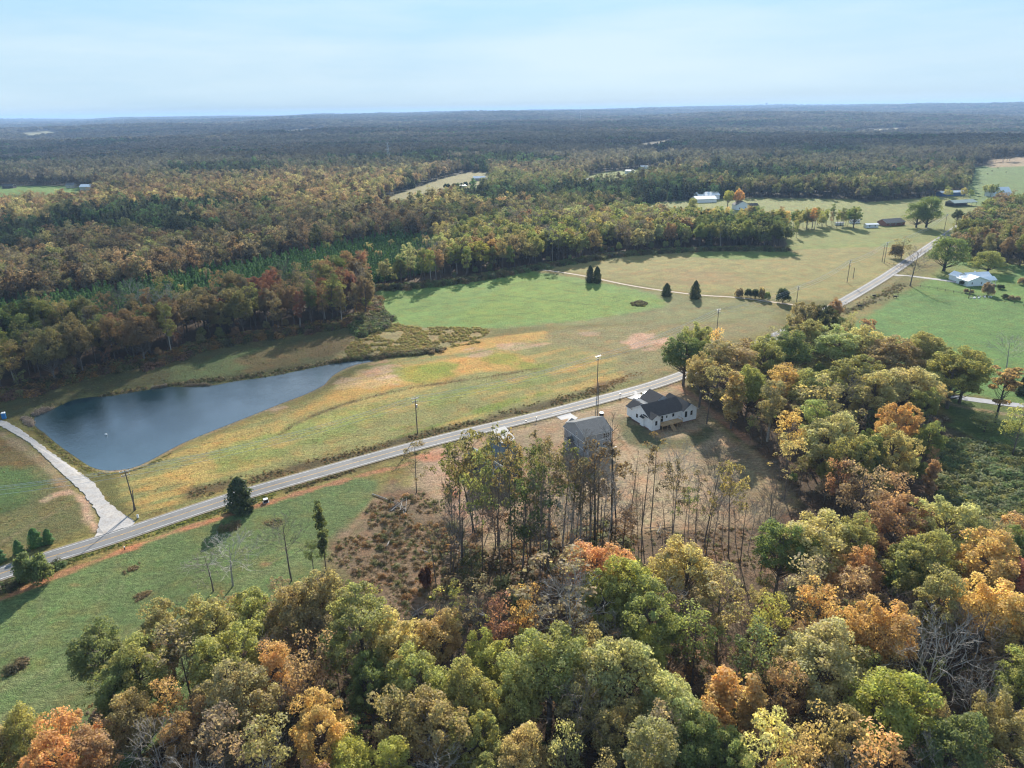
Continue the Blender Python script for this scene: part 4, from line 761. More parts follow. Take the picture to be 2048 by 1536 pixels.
# ------------------------------------------------------------------ which trees are individuals
def size_px(t_):
    z = gz(t_['x'], t_['y']); px, py, k = proj(t_['x'], t_['y'], z + K[t_['kind']][t_['var']].h * t_['sz'] * .6)
    if px < -120 or px > 2170 or py > 1720 or k < 0: return -1
    return K[t_['kind']][t_['var']].h * t_['sz'] * F / k
MASS = []     # x, y, variant, sx, sz, rz, colour
ZW = {'nearfill': 'under the big crowns of the near wood', 'grovefill': 'inside the grove right of the white house', 'pondwood': 'in the wood behind the pond', 'fieldwood': 'in the wood behind the bright green field', 'fieldwood2': 'in the clump beyond the tan field', 'rightwood': 'in the dark wood at the right beyond the road', 'plantation': 'in the pine plantation behind the pond wood', 'farmrow': 'along the edge of the far farm field'}
CAP = {'plantation': 150, 'farmrow': 90, 'rightwood': 45, 'fieldwood': 110, 'fieldwood2': 25, 'pondwood': 150, 'nearfill': 150, 'grovefill': 40}
per = {}; indiv = []
for t_ in TREES: t_['s'] = size_px(t_)
for t_ in sorted(TREES, key=lambda q: -q['s']):
    s_ = t_['s']
    if s_ < 0: continue
    if t_['label'] or t_['zone'] in (E1, E2, E3, E4, E5): indiv.append(t_); continue
    n_ = NAMEOF[t_['kind']]; per[n_] = per.get(n_, 0)
    z_ = t_['zone']; per[z_] = per.get(z_, 0)
    if per[z_] < CAP.get(z_, 40) and per[n_] < 170: per[n_] += 1; per[z_] += 1; indiv.append(t_)
    else: MASS.append(t_)
groups = {}
for t_ in indiv:
    if not t_['label']: groups.setdefault((t_['zone'], t_['kind'], t_['ck']), []).append(t_)
for (zone, kind, ck), L in groups.items():
    L.sort(key=lambda q: proj(q['x'], q['y'], 10)[0]); cw = '' if kind in ('bare', 'barewhite') or (kind == 'pole') else PAL[ck][1] + ' '
    for i, t_ in enumerate(L):
        wh = ZW.get(zone, {E1: 'at the lower left wood edge', E2: 'in the lower middle wood', E3: 'in the lower right wood', E4: 'in the grove beside the white house', E5: 'in the thin stand below the houses'}.get(zone, zone))
        if zone in ZW: t_['label'] = f'{cw}{WORDOF[kind]} {wh}'; t_['group'] = f'{cw}{WORDOF[kind]}s {wh}'
        elif len(L) == 1: t_['label'] = f'the only {cw}{WORDOF[kind]} {wh}'
        else: t_['label'] = f'{ORD[i]} {cw}{WORDOF[kind]} from left {wh}'
        if zone not in ZW: t_['group'] = 'trees ' + wh
for t_ in indiv:
    kk = K[t_['kind']][t_['var']]; z = gz(t_['x'], t_['y'])
    o = thing(NAMEOF[t_['kind']], t_['label'], 'bush' if t_['kind'] in ('shrub', 'bush') else 'tree', (t_['x'], t_['y'], z), t_['rz'], t_.get('group'))
    o.scale = (t_['sx'], t_['sx'], t_['sz'])
    if t_['kind'] in ('pole', 'bare', 'thin', 'sparse', 'tall'): o.rotation_euler = (random.gauss(0, .045), random.gauss(0, .045), t_['rz'])
    if kk.trunk: link('trunk', kk.trunk, o)
    if kk.crown: c_ = link('crown', kk.crown, o); c_.color = tuple(t_['col']) + (1,)
# ------------------------------------------------------------------ instanced masses: forest, scrub, weeds
def gn_scatter(name, variants, pts, leafm, label=None, cat=None):
    """one object; every variant's geometry and all points live in one mesh; nodes place the first on the second"""
    V, Fs, v, vid, mi = [], [], [], [], []; n0 = 0
    for i, (Vv, Ff, vv, Tv, Tf) in enumerate(variants):
        V.append(Vv); Fs.append(Ff + n0); v.append(vv); vid.append(np.full(len(Vv), i + 1)); mi.append(np.zeros(len(Ff))); n0 += len(Vv)
        if Tv is not None and len(Tv):
            V.append(Tv); Fs.append(Tf + n0); v.append(np.ones(len(Tv))); vid.append(np.full(len(Tv), i + 1)); mi.append(np.ones(len(Tf))); n0 += len(Tv)
    npnt = len(pts['pos']); V.append(pts['pos']); v.append(np.ones(npnt)); vid.append(-(pts['var'] + 1)); N = n0 + npnt
    pad = lambda a: np.concatenate([np.zeros((n0, a.shape[1])), a])
    me = npmesh(name, np.concatenate(V), np.concatenate(Fs), [leafm, M_bark], np.concatenate(mi), attrs={'v': ('FLOAT', np.concatenate(v)), 'vid': ('INT', np.concatenate(vid).astype(np.int32)),
        'rot': ('FLOAT_VECTOR', pad(pts['rot'])), 'scl': ('FLOAT_VECTOR', pad(pts['scl'])), 'tint': ('FLOAT_COLOR', np.concatenate([pad(pts['tint']), np.ones((N, 1))], 1))})
    o = link(name, me, kind='stuff')
    if label: o['label'] = label; o['category'] = cat
    ng = bpy.data.node_groups.new(name, 'GeometryNodeTree'); ng.interface.new_socket('Geometry', in_out='INPUT', socket_type='NodeSocketGeometry'); ng.interface.new_socket('Geometry', in_out='OUTPUT', socket_type='NodeSocketGeometry')
    a = ng.nodes; l = ng.links; gi = a.new('NodeGroupInput'); go = a.new('NodeGroupOutput'); jn = a.new('GeometryNodeJoinGeometry')
    def nattr(nm, typ): x = a.new('GeometryNodeInputNamedAttribute'); x.data_type = typ; x.inputs[0].default_value = nm; return [s for s in x.outputs if s.enabled][0]
    vi = nattr('vid', 'INT'); ro = nattr('rot', 'FLOAT_VECTOR'); sc = nattr('scl', 'FLOAT_VECTOR')
    for i in range(len(variants)):
        def sep(val):
            c = a.new('FunctionNodeCompare'); c.data_type = 'INT'; c.operation = 'EQUAL'; l.new(vi, [s for s in c.inputs if s.enabled][0]); [s for s in c.inputs if s.enabled][1].default_value = val
            s_ = a.new('GeometryNodeSeparateGeometry'); s_.domain = 'POINT'; l.new(gi.outputs[0], s_.inputs[0]); l.new(c.outputs[0], s_.inputs[1]); return s_.outputs[0]
        ip = a.new('GeometryNodeInstanceOnPoints'); l.new(sep(-(i + 1)), ip.inputs['Points']); l.new(sep(i + 1), ip.inputs['Instance'])
        l.new(ro, ip.inputs['Rotation']); l.new(sc, ip.inputs['Scale']); l.new(ip.outputs[0], jn.inputs[0])
    l.new(jn.outputs[0], go.inputs[0]); md = o.modifiers.new('scatter', 'NODES'); md.node_group = ng; return o
def low(seed, n, rx, z0, z1, per, size, rl, shape='dome', tr=.25, trunk=True):
    R = np.random.default_rng(seed); C = crown_lobes(R, n, rx, z0, z1, shape, rl); V, Fq, v = lobes_mesh(C, rl * (.75 + .5 * R.random(len(C))), np.full(len(C), per), size, R)
    if not trunk: return V, Fq, v, None, None
    m = MB(); m.tube([(0, 0, -1), (0, 0, z1 * .8)], [tr, tr * .5], 4, False)
    for c in C[::4]: m.tube([(0, 0, c[2] * .6), tuple(c)], [tr * .35, .04], 4, False)
    return V, Fq, v, np.array(m.v), np.array(m.f)
def lowcone(seed, h, rb, n, size):
    k = conifer('low_conifer', seed, h, rb, 1.0, size, n, .75); V, Fq, v, tm = k.raw; m = MB(); m.tube([(0, 0, -.5), (0, 0, h * .8)], [.12, .04], 4, False); return V, Fq, v, np.array(m.v), np.array(m.f)
def lowbare(seed):
    R = np.random.default_rng(seed); m = MB(); tips = []; m.tube([(0, 0, -1), (0, 0, 8), (0, 0, 16)], [.2, .15, .05], 4, False)
    for i in range(10): a = i * 2.4; twigs(m, R, np.array([0, 0, 6 + i]), np.array([cos(a), sin(a), .9]) / 1.35, 3.4, .09, 1, tips, .5, .2, 4)
    C = np.array(tips); V, Fq, v = lobes_mesh(C, np.full(len(C), 1.5), np.full(len(C), 26), .34, R, .9); m2 = MB()
    V2, F2 = np.array(m.v), [f for f in m.f if len(f) == 4]; return V, Fq, v, V2, np.array(F2)
FV = [low(201, 26, 4.3, 6, 17, 46, .52, 1.8), low(202, 24, 4.0, 5, 15.5, 46, .52, 1.8), low(203, 22, 3.0, 7, 19.5, 46, .50, 1.6, 'tall'), low(204, 28, 4.8, 5, 16, 44, .54, 1.8), lowbare(205), lowcone(206, 10, 1.9, 330, .50), lowcone(207, 18, 3.6, 480, .8),
      low(208, 11, 4.2, 5, 15, 34, 1.0, 2.5, trunk=False), low(209, 9, 4.6, 4, 15, 34, 1.0, 2.7, trunk=False), lowcone(210, 17, 3.4, 120, 1.4)]
vmap = {'oak': [0, 1, 3], 'orchard': [3], 'tall': [2], 'column': [2], 'sparse': [0, 4], 'thin': [4], 'bare': [4], 'barewhite': [4], 'pole': [4], 'pine': [5], 'cedar': [6], 'shrub': [1]}
vh = [18.5, 17, 21, 17.5, 18, 10, 18, 17.5, 17.5, 17]
pos, var, scl, rot, tint = [], [], [], [], []
def put(x, y, z, k, h, w, c): pos.append((x, y, z)); var.append(k); scl.append((w, w, h)); rot.append((0, 0, random.random() * 6.28)); tint.append(c)
for t_ in MASS:
    k = random.choice(vmap[t_['kind']]); s = K[t_['kind']][t_['var']].h * t_['sz'] / vh[k]; w = s * random.uniform(.9, 1.1)
    if k == 5: w = t_['sx']
    if t_['kind'] in ('bare', 'thin'): t_['col'] = np.array([.17, .145, .12]) * random.uniform(.8, 1.2)
    put(t_['x'], t_['y'], gz(t_['x'], t_['y']), k, s, w, t_['col'])
# far forest
def in_any(X, Y, Z, hvals=(0, 7, 14)):
    bad = np.zeros(len(X), bool)
    for hv in hvals:
        px, py, _ = proj(X, Y, Z + hv)
        for k_, P in FIELDS.items():
            Pn = np.array(P); m = (px > Pn[:, 0].min() - 4) & (px < Pn[:, 0].max() + 4) & (py > Pn[:, 1].min() - 4) & (py < Pn[:, 1].max() + 4)
            if m.any(): b = np.zeros(len(X), bool); b[m] = pdist(px[m], py[m], P) < (1.0 if hv == 0 else -.6); bad |= b
    return bad
FARCLEAR = [W2(NEARWOODS[k]) for k in NEARWOODS] 
OPENW = W2([(-900, 2500), (-900, 640), (0, 690), (200, 662), (400, 632), (600, 592), (735, 572), (745, 574), (860, 569), (950, 560), (1052, 541), (1110, 532), (1220, 510), (1385, 500), (1578, 500), (1576, 462), (1700, 458), (1800, 452), (1905, 448), (1905, 500), (2048, 520), (2400, 540), (2700, 900), (2700, 2500)])
def scat(r0_, r1_, spacing, azm=40, growth=0):
    global pos
    n = int((r1_ ** 2 - r0_ ** 2) * radians(azm) / spacing ** 2 * 1.0)
    # jittered grid in polar cells keeps the crowns from piling up
    rs = []; r = r0_
    while r < r1_: rs.append(r); r += spacing
    X, Y = [], []
    for r in rs:
        da = spacing / r; a = np.arange(-radians(azm), radians(azm), da); a = a + (rng.random(len(a)) - .5) * da * 1.1; q = r + (rng.random(len(a)) - .5) * spacing * 1.1
        X.append(q * np.sin(a)); Y.append(q * np.cos(a))
    X, Y = np.concatenate(X), np.concatenate(Y); Z = hgt(X, Y, False)
    ok = pdist(X, Y, OPENW) > 3
    for P in FARCLEAR: ok &= pdist(X, Y, P) > 2
    ok &= ldist(X, Y, ROAD) > 9
    ok &= ~in_any(X, Y, Z, (0, 6, 12) if r0_ < 2500 else (0, 8)); return X[ok], Y[ok], Z[ok]
def farcolour(X, Y, px):
    n_ = len(X); a = fbm(X / 170, Y / 170, 31, 3); b = fbm(X / 420 + 5, Y / 420, 37, 3); c = rng.random(n_)
    # each stand has its own mixture: evergreen, olive, tan, rust or grey, with sun and shade painted in
    tint_ = np.zeros((n_, 3)); con = np.zeros(n_, bool)
    D = np.hypot(X, Y)
    golden = np.clip(sstep(1400, 1050, D) * sstep(600, 760, D) * sstep(1050, 600, px) * 1.0 + .10 * sstep(2500, 1200, D), 0, 1)  # tan and cream leaves paint sunlight into this band on the left
    shade_side = (D < 700) & (px < 900)  # more grey leaves here, painting in the shade of the nearer left forest
    u = rng.random(n_)
    e_ = fbm(X / 300 + 9, Y / 160, 41, 3)
    for i in range(n_):
        if (a[i] > .585 and px[i] > 700) or a[i] > .64: k_ = 'pinegreen' if c[i] < .35 else 'dark'; con[i] = True
        elif u[i] < golden[i] * (.35 + 1.1 * float(sstep(.38, .56, e_[i]))): k_ = ('gold', 'pink', 'brown', 'cream', 'gold', 'pink', 'rust', 'olive')[int(c[i] * 7.99)]
        elif b[i] > (.36 if shade_side[i] else .50): k_ = ('grey', 'grey', 'brown', 'grey', 'pink', 'olive', 'grey')[int(c[i] * 6.99)]
        else: k_ = ('olive', 'green', 'olive', 'brown', 'green', 'grey')[int(c[i] * 5.99)]
        tint_[i] = np.array(PAL[k_][0]) * (.5 + .85 * random.random())
    w_ = (.22 + .60 * sstep(900, 1500, D))[:, None]; w_ = np.where(con[:, None], .25, w_); tint_ = tint_ * (1 - w_) + (tint_.mean(1)[:, None] * .40 + np.array([.056, .055, .046])) * w_; tint_ *= (.55 + .95 * fbm(X / 260 + 3, Y / 330, 51, 3))[:, None]  # paints cloud shade in by greying far leaves, sunlit patches by broad mottle
    return tint_, con
for (ra, rb, sp, near_) in ((470, 1000, 7.2, True), (1000, 1800, 8.6, True), (1800, 3200, 12, False), (3200, 5600, 20, False), (5600, 10000, 36, False), (10000, 17000, 62, False)):
    X, Y, Z = scat(ra, rb, sp); px, py, _ = proj(X, Y, Z + 8); T_, con = farcolour(X, Y, px)
    f_ = sp / 8.6 if not near_ else 1
    for i in range(len(X)):
        if con[i] and random.random() < .7: k = 6 if near_ else 9; s = random.uniform(.65, 1.0)
        else: k = random.choice((0, 1, 2, 3, 4, 4) if near_ else (7, 8)); s = random.uniform(.6, 1.28)
        ww = s * (1.35 if k in (6, 9) else 1) * (1 if near_ else f_ ** .95); put(X[i], Y[i], Z[i], k, s * (1 if near_ else min(f_ ** .25, 1.5)), ww, T_[i])
NFOREST = len(pos)
gn_scatter('forest', FV, dict(pos=np.array(pos, float), var=np.array(var), scl=np.array(scl, float), rot=np.array(rot, float), tint=np.array(tint, float)), M_leafi, 'mixed autumn forest rolling away to the horizon', 'forest')
# ------------------------------------------------------------------ low growth
def tuft(seed, h=.8, r=.7, n=60, size=.16, up=.5):
    R = np.random.default_rng(seed); d = R.normal(size=(n, 3)); d[:, 2] = np.abs(d[:, 2]); d /= np.linalg.norm(d, axis=1)[:, None]
    P = d * np.array([r, r, h]) * (R.random(n) ** .5)[:, None]; V, Fq, v = quads(P, d + np.array([0, 0, up]), size, R, .7 + .6 * R.random(n)); return V, Fq, v, None, None
LV = [tuft(301), tuft(302, .5, .9), tuft(303, 1.3, 1.0, 90, .2), tuft(304, 1.8, 1.5, 160, .24), tuft(305, 1.0, .5, 50, .12)]
def scatter_low(name, specs, label, cat):
    pos, var, scl, rot, tint = [], [], [], [], []
    for P, n, vs, cols, s0, s1, th in specs:
        if P[0] == 'line':
            L = chaikin(W2(P[1]), 2, False); wd = P[2]; L = np.array(L); seg = np.linalg.norm(np.diff(L, axis=0), axis=1); cs = np.concatenate([[0], np.cumsum(seg)]); q = rng.random(n) * cs[-1]; k = np.clip(np.searchsorted(cs, q) - 1, 0, len(seg) - 1); f_ = (q - cs[k]) / seg[k]
            X = L[k, 0] * (1 - f_) + L[k + 1, 0] * f_ + rng.normal(size=n) * wd; Y = L[k, 1] * (1 - f_) + L[k + 1, 1] * f_ + rng.normal(size=n) * wd
        else:
            W_ = np.array(P[1] if P[0] == 'world' else W2(P)); lo, hi = W_.min(0), W_.max(0); X = lo[0] + rng.random(n) * (hi[0] - lo[0]); Y = lo[1] + rng.random(n) * (hi[1] - lo[1]); ok = pdist(X, Y, W_) < 0; X, Y = X[ok], Y[ok]
        ok = ldist(X, Y, ROAD) > 3.9; ok &= pdist(X, Y, DRIVE_W) > .6; ok &= (fbm(X / 6, Y / 6, 77, 2) > th); X, Y = X[ok], Y[ok]
        if len(X): ok = pdist(X, Y, POND_W) > .3; X, Y = X[ok], Y[ok]
        dr = ldist(X, Y, ROAD) if len(X) else np.zeros(0); Z = hgt(X, Y) if len(X) else []
        if len(X): Z = np.where(dr < 40, Z * sstep(5, 14, dr) - .35 * np.exp(-((dr - 5.2) / 1.4) ** 2), Z)
        for x, y, z in zip(X, Y, Z):
            pos.append((x, y, z - .05)); var.append(random.choice(vs)); s = random.uniform(s0, s1); scl.append((s * random.uniform(.8, 1.4), s * random.uniform(.8, 1.4), s)); rot.append((0, 0, random.random() * 6.28)); c = np.array(random.choice(cols)) * random.uniform(.75, 1.25); tint.append(c)
    return gn_scatter(name, LV, dict(pos=np.array(pos, float), var=np.array(var), scl=np.array(scl, float), rot=np.array(rot, float), tint=np.array(tint, float)), M_leafi, label, cat)
cOl, cYe, cBr, cRe, cDk, cGr, cSt = (.19, .19, .07), (.29, .27, .075), (.23, .165, .08), (.32, .18, .065), (.11, .10, .045), (.15, .20, .07), (.40, .31, .18)
scatter_low('scrub', [
 ([(735, 655), (770, 640), (830, 655), (960, 655), (980, 662), (960, 685), (900, 695), (830, 705), (757, 715), (700, 720), (690, 700)], 5200, [2, 3, 3, 2], [(.42, .36, .12), (.36, .33, .11), (.34, .25, .11), cYe, (.44, .32, .12)], .3, .65, .36),
 ([(700, 655), (745, 610), (790, 640), (770, 660), (720, 675)], 700, [3], [cOl, cGr, cDk], .9, 1.8, .2),
 (('line', [(660, 733), (700, 722), (757, 716), (830, 708), (880, 700)], 1.2), 700, [2, 3], [cOl, cDk, cBr], .6, 1.1, 0),
 ([(1100, 1100), (900, 1290), (800, 1260), (760, 1190), (660, 1120), (690, 1060), (748, 1004), (850, 985), (960, 1090)], 4500, [0, 1, 2, 0, 1, 3], [cBr, cOl, cOl, cBr, cRe, (.30, .21, .13)], .25, .75, .42),
 ([(1880, 880), (1990, 890), (2300, 960), (2300, 1150), (1960, 1090), (1880, 990)], 3800, [2, 3, 3], [(.19, .21, .10), cGr, cOl, cYe], .7, 1.5, .2),
 (('world', FOREW), 9000, [0, 2, 3, 1], [cBr, cDk, cOl, cRe, (.19, .13, .09)], .4, 1.1, .3),
 (('line', [(-100, 802), (0, 797), (100, 770), (200, 740), (330, 720), (420, 690), (500, 676), (600, 662), (700, 648), (738, 628), (742, 600)], 2.6), 2600, [3, 2, 3], [cBr, cOl, cRe, cDk, (.20, .12, .08)], .8, 2.1, .1),
 (('line', [(746, 578), (860, 572), (950, 560), (1052, 540), (1110, 531), (1220, 512), (1300, 507), (1385, 501), (1480, 499), (1570, 501)], 2.2), 1900, [3, 3, 2], [cOl, cGr, cDk, cBr], .9, 2.1, .1),
 ([(890, 1060), (1215, 1040), (1250, 1090), (1180, 1180), (960, 1220), (900, 1160)], 1500, [3, 3, 2], [cBr, cRe, cOl, (.22, .16, .10)], .6, 1.7, .4),
 (W2 and [(1000, 1180), (1100, 1090), (1240, 1070), (1400, 1060), (1580, 1050), (1600, 1200), (1400, 1250)], 2400, [0, 2, 1], [cBr, cRe, cOl, (.3, .21, .14)], .25, .7, .4)], 'brown and olive scrub, weeds and leaf litter brush on rough ground', 'scrub')
scatter_low('weeds', [
 (('line', [(-200, 1235), (0, 1172), (110, 1130), (230, 1085), (350, 1048), (460, 1014), (560, 987)], .9), 1300, [0, 1, 0], [cYe, (.30, .30, .05), cOl, cGr], .35, .7, .2),
 (('line', [(-100, 1200), (0, 1182), (60, 1155), (120, 1130)], .8), 260, [2, 3], [cDk, cGr], .7, 1.1, 0),
 (('line', [(560, 985), (700, 940), (830, 903)], .7), 500, [0, 4], [cBr, cOl], .5, .9, .3),
 (('line', [(390, 985), (500, 962), (620, 930), (700, 912), (830, 876), (900, 858), (1000, 834), (1100, 806), (1160, 790), (1215, 776)], 1.9), 2600, [0, 1, 2], [cBr, cDk, cRe, cOl], .2, .5, .35),
 (('line', [(560, 868), (600, 842), (650, 822), (702, 804), (802, 779), (870, 768), (939, 759), (1000, 750), (1069, 738)], .7), 600, [0, 1], [cDk, cBr, cRe], .15, .38, .35),
 (('line', [(1180, 778), (1240, 762), (1275, 748)], 1.4), 240, [0, 1], [cRe, cBr], .3, .6, .3),
 (SL, 9000, [0, 1, 4], [cOl, cYe, cRe, cBr], .18, .42, .42),
 (('line', [(70, 838), (120, 808), (219, 789), (335, 770), (472, 758), (560, 745), (660, 724), (740, 716)], .9), 800, [0, 2, 1], [cOl, cDk, cSt, cBr], .4, .9, .2),
 (('line', [(68, 856), (120, 905), (178, 943), (232, 950), (300, 930), (335, 910)], .7), 420, [0, 1], [cOl, cYe, cBr], .4, .8, .2),
 (('line', [(1690, 625), (1730, 608), (1780, 585), (1800, 570)], 1.8), 420, [0, 2, 0], [cOl, cBr, (.28, .24, .16)], .5, 1.0, .25),
 ([(1262, 606), (1280, 602), (1296, 606), (1290, 613), (1265, 612)], 420, [0, 2], [(.12, .08, .06), cDk, cYe], .5, .9, 0),
 ([(-300, 770), (0, 806), (200, 752), (420, 698), (600, 670), (740, 640), (700, 705), (560, 738), (300, 768), (60, 830), (-200, 800)], 5000, [0, 1, 4], [cOl, cBr, cDk], .25, .6, .4),
 (('line', [(440, 1060), (475, 1050)], .8), 60, [0, 2], [cBr, cOl], .5, .9, 0), (('line', [(530, 1050), (560, 1042)], .8), 30, [0], [cBr, cGr], .3, .6, 0),
 (('line', [(20, 1345), (50, 1322)], .6), 40, [0, 2], [cBr, cDk], .6, 1, 0), (('line', [(255, 1140), (280, 1132)], .6), 30, [0], [cBr], .5, .8, 0), (('line', [(275, 1195), (295, 1188)], .6), 30, [0], [cBr], .5, .8, 0),
 ([(-300, 870), (0, 880), (60, 915), (110, 965), (150, 1040), (0, 1100), (-300, 1150)], 2000, [0, 1], [cOl, cBr, cGr], .2, .45, .42)], 'yellow green and brown weeds along the road ditch and rough slope', 'weeds')
scatter_low('reeds', [(('line', [(72, 830), (85, 822), (103, 820)], .6), 260, [4, 0], [(.34, .27, .22), (.28, .22, .18)], .9, 1.5, 0), (('line', [(50, 838), (60, 848), (68, 852)], .6), 160, [4, 0], [(.34, .27, .22)], .9, 1.4, 0), (('line', [(305, 777), (335, 772)], .4), 110, [4], [(.30, .24, .18)], .8, 1.2, 0), (('line', [(370, 772), (420, 770)], .4), 110, [4], [(.26, .2, .14)], .7, 1.1, 0)], 'dry pinkish reeds at the left end of the pond', 'reeds')
# ================================================================== BUILDINGS AND THINGS
def M_siding(name, col_, period=.18, horiz=True, str_=.5):
    t = NT(name); w = t.add('ShaderNodeTexWave', {'Scale': 1 / period / 2 / pi * 1.0 * 3.14159, 'Distortion': 0}, wave_type='BANDS', bands_direction='Z' if horiz else 'X', wave_profile='SAW')
    t.l.new(t.coord('Object'), w.inputs[0]); v = t.rng(t.noise(.9, 5), .3, .7, .9, 1.06)
    return t.pbr(t.mul(col_, v), .6, bump=w.outputs[0], bstr=str_, bdist=.02)
def M_shingle(name, col_):
    t = NT(name); b = t.add('ShaderNodeTexBrick', {'Scale': 3.2, 'Color1': c4(col_), 'Color2': c4([c * .72 for c in col_]), 'Mortar': c4([c * .5 for c in col_]), 'Mortar Size': .03, 'Brick Width': .9, 'Row Height': .35})
    t.l.new(t.coord('Object'), b.inputs[0]); v = t.rng(t.noise(.7, 5, .65), .3, .7, .82, 1.15); return t.pbr(t.mul(b.outputs[0], v), .85, Specular_IOR_Level=.25)
m_white = M_siding('white_siding', (.82, .83, .84), .35, False); m_trim = plain('white_trim', (.78, .78, .76), .5, var=.05)
m_roofd = M_shingle('charcoal_shingles', (.05, .052, .056)); m_roofg = M_shingle('grey_shingles', (.16, .165, .165)); m_roofb = M_shingle('blue_grey_shingles', (.20, .225, .225))
m_grey = M_siding('grey_siding', (.30, .315, .33)); m_navy = M_siding('navy_siding', (.075, .095, .13))
t = NT('brick'); b_ = t.add('ShaderNodeTexBrick', {'Scale': 5, 'Color1': (.22, .10, .07, 1), 'Color2': (.15, .075, .055, 1), 'Mortar': (.35, .32, .3, 1), 'Mortar Size': .02}); t.l.new(t.coord('Object'), b_.inputs[0]); m_brick = t.pbr(b_.outputs[0], .85)
m_glass = NT('window_glass').pbr((.012, .016, .02, 1), .08, Specular_IOR_Level=.8); m_black = plain('black_frame', (.02, .02, .022), .4, var=.05)
m_wood = plain('new_lumber', (.46, .31, .16), .75, var=.25, scale=2); m_oldwood = plain('weathered_wood', (.20, .175, .15), .9, var=.3, scale=4); m_pole = plain('pole_wood', (.13, .105, .085), .9, var=.3, scale=2)
m_metal = plain('galvanised_metal', (.5, .52, .54), .4, .6, var=.15); m_metalroof = plain('white_metal_roof', (.80, .81, .82), .35, 0, var=.06, scale=.4); m_wire = plain('wire', (.55, .56, .58), .35, .3)
m_car = plain('white_car_paint', (.80, .81, .82), .25, 0, var=.02); m_tyre = plain('tyre', (.02, .02, .02), .8); m_blue = plain('blue_plastic', (.02, .17, .42), .4, var=.08); m_door = plain('white_door', (.7, .71, .74), .5, var=.05)
m_red = plain('reddish_brick', (.26, .12, .09), .85, var=.2, scale=2); m_cow = plain('black_hide', (.014, .012, .011), .7)
def ghouse(par, x0, x1, y0, y1, z0, ze, zp, ax, wall, roof, over=.35, trim=m_trim, ends=(1, 1), wname='wall', rname='roof'):
    """gabled block: walls with pointed ends, roof of two slabs with an overhang, fascia on the eaves"""
    w = MB(); 
    if ax == 'x': pk = (y0 + y1) / 2; prof = [(y0, ze), (y1, ze), (pk, zp)]
    else: pk = (x0 + x1) / 2; prof = [(x0, ze), (x1, ze), (pk, zp)]
    P = [(x0, y0), (x1, y0), (x1, y1), (x0, y1)]
    for i in range(4): a, b = P[i], P[(i + 1) % 4]; w.poly([(a[0], a[1], z0), (b[0], b[1], z0), (b[0], b[1], ze), (a[0], a[1], ze)])
    if ax == 'x': w.poly([(x0, y1, ze), (x0, y0, ze), (x0, pk, zp)]); w.poly([(x1, y0, ze), (x1, y1, ze), (x1, pk, zp)])
    else: w.poly([(x0, y0, ze), (x1, y0, ze), (pk, y0, zp)]); w.poly([(x1, y1, ze), (x0, y1, ze), (pk, y1, zp)])
    wo = part(wname, w, wall, par)
    r = MB(); tr = MB(); half = (y1 - y0) / 2 if ax == 'x' else (x1 - x0) / 2; sl = (zp - ze) / half; th = .14
    for s in (-1, 1):
        if ax == 'x': e = (y0 if s < 0 else y1) + s * over; A_ = [(x0 - over, e), (x1 + over, e)]; B_ = [(x0 - over, pk), (x1 + over, pk)]
        else: e = (x0 if s < 0 else x1) + s * over; A_ = [(e, y0 - over), (e, y1 + over)]; B_ = [(pk, y0 - over), (pk, y1 + over)]
        zl = ze - over * sl + .04; zh = zp + .04; n = len(r.v)
        for dz in (0, th):
            r.v += [(A_[0][0], A_[0][1], zl + dz), (A_[1][0], A_[1][1], zl + dz), (B_[1][0], B_[1][1], zh + dz), (B_[0][0], B_[0][1], zh + dz)]
        for f in ((0, 1, 2, 3), (4, 5, 6, 7), (0, 1, 5, 4), (1, 2, 6, 5), (2, 3, 7, 6), (3, 0, 4, 7)): r.f.append(tuple(n + i for i in f))
        for q0, q1 in ((A_[0], A_[1]), (A_[0], B_[0]), (A_[1], B_[1])):
            hz = lambda q: zl - .06 if q in A_ else zh - .06
            tr.beam((q0[0], q0[1], hz(q0)), (q1[0], q1[1], hz(q1)), .07, .17)
    ro = part(rname, r, roof, par); part('fascia', tr, trim, ro); return wo, ro
def win(par, o, face, w, h, frame=m_trim, panes=(1, 2), depth=.07, name='window', glass=m_glass):
    """o = lower left corner on the wall; face '-y','+y','-x','+x'; frame bars with the panes behind them"""
    ux, nx = {'-y': ((1, 0, 0), (0, -1, 0)), '+y': ((-1, 0, 0), (0, 1, 0)), '-x': ((0, -1, 0), (-1, 0, 0)), '+x': ((0, 1, 0), (1, 0, 0))}[face]
    ux, nx, o = np.array(ux, float), np.array(nx, float), np.array(o, float); z = np.array((0, 0, 1.)); m = MB(); t_ = .09
    def bar(a, b, c, d): m.quadbox(o + ux * (a + b) / 2 + z * (c + d) / 2 + nx * depth / 2, ux * (b - a), z * (d - c), nx * depth)
    bar(0, w, 0, t_); bar(0, w, h - t_, h); bar(0, t_, t_, h - t_); bar(w - t_, w, t_, h - t_)
    c, r_ = panes
    for i in range(1, c): bar(w * i / c - .045, w * i / c + .045, t_, h - t_)
    for i in range(1, r_):
        for k in range(c): a = t_ if k == 0 else w * k / c + .045; b = w - t_ if k == c - 1 else w * (k + 1) / c - .045; bar(a, b, h * i / r_ - .03, h * i / r_ + .03)
    fo = part(name, m, frame, par); g = MB(); 
    for i in range(c): g_ = MB(); g_.quadbox(o + ux * (w * (i + .5) / c) + z * h / 2 + nx * .02, ux * (w / c - .06), z * (h - .1), nx * .02); part('pane', g_, glass, fo)
    return fo
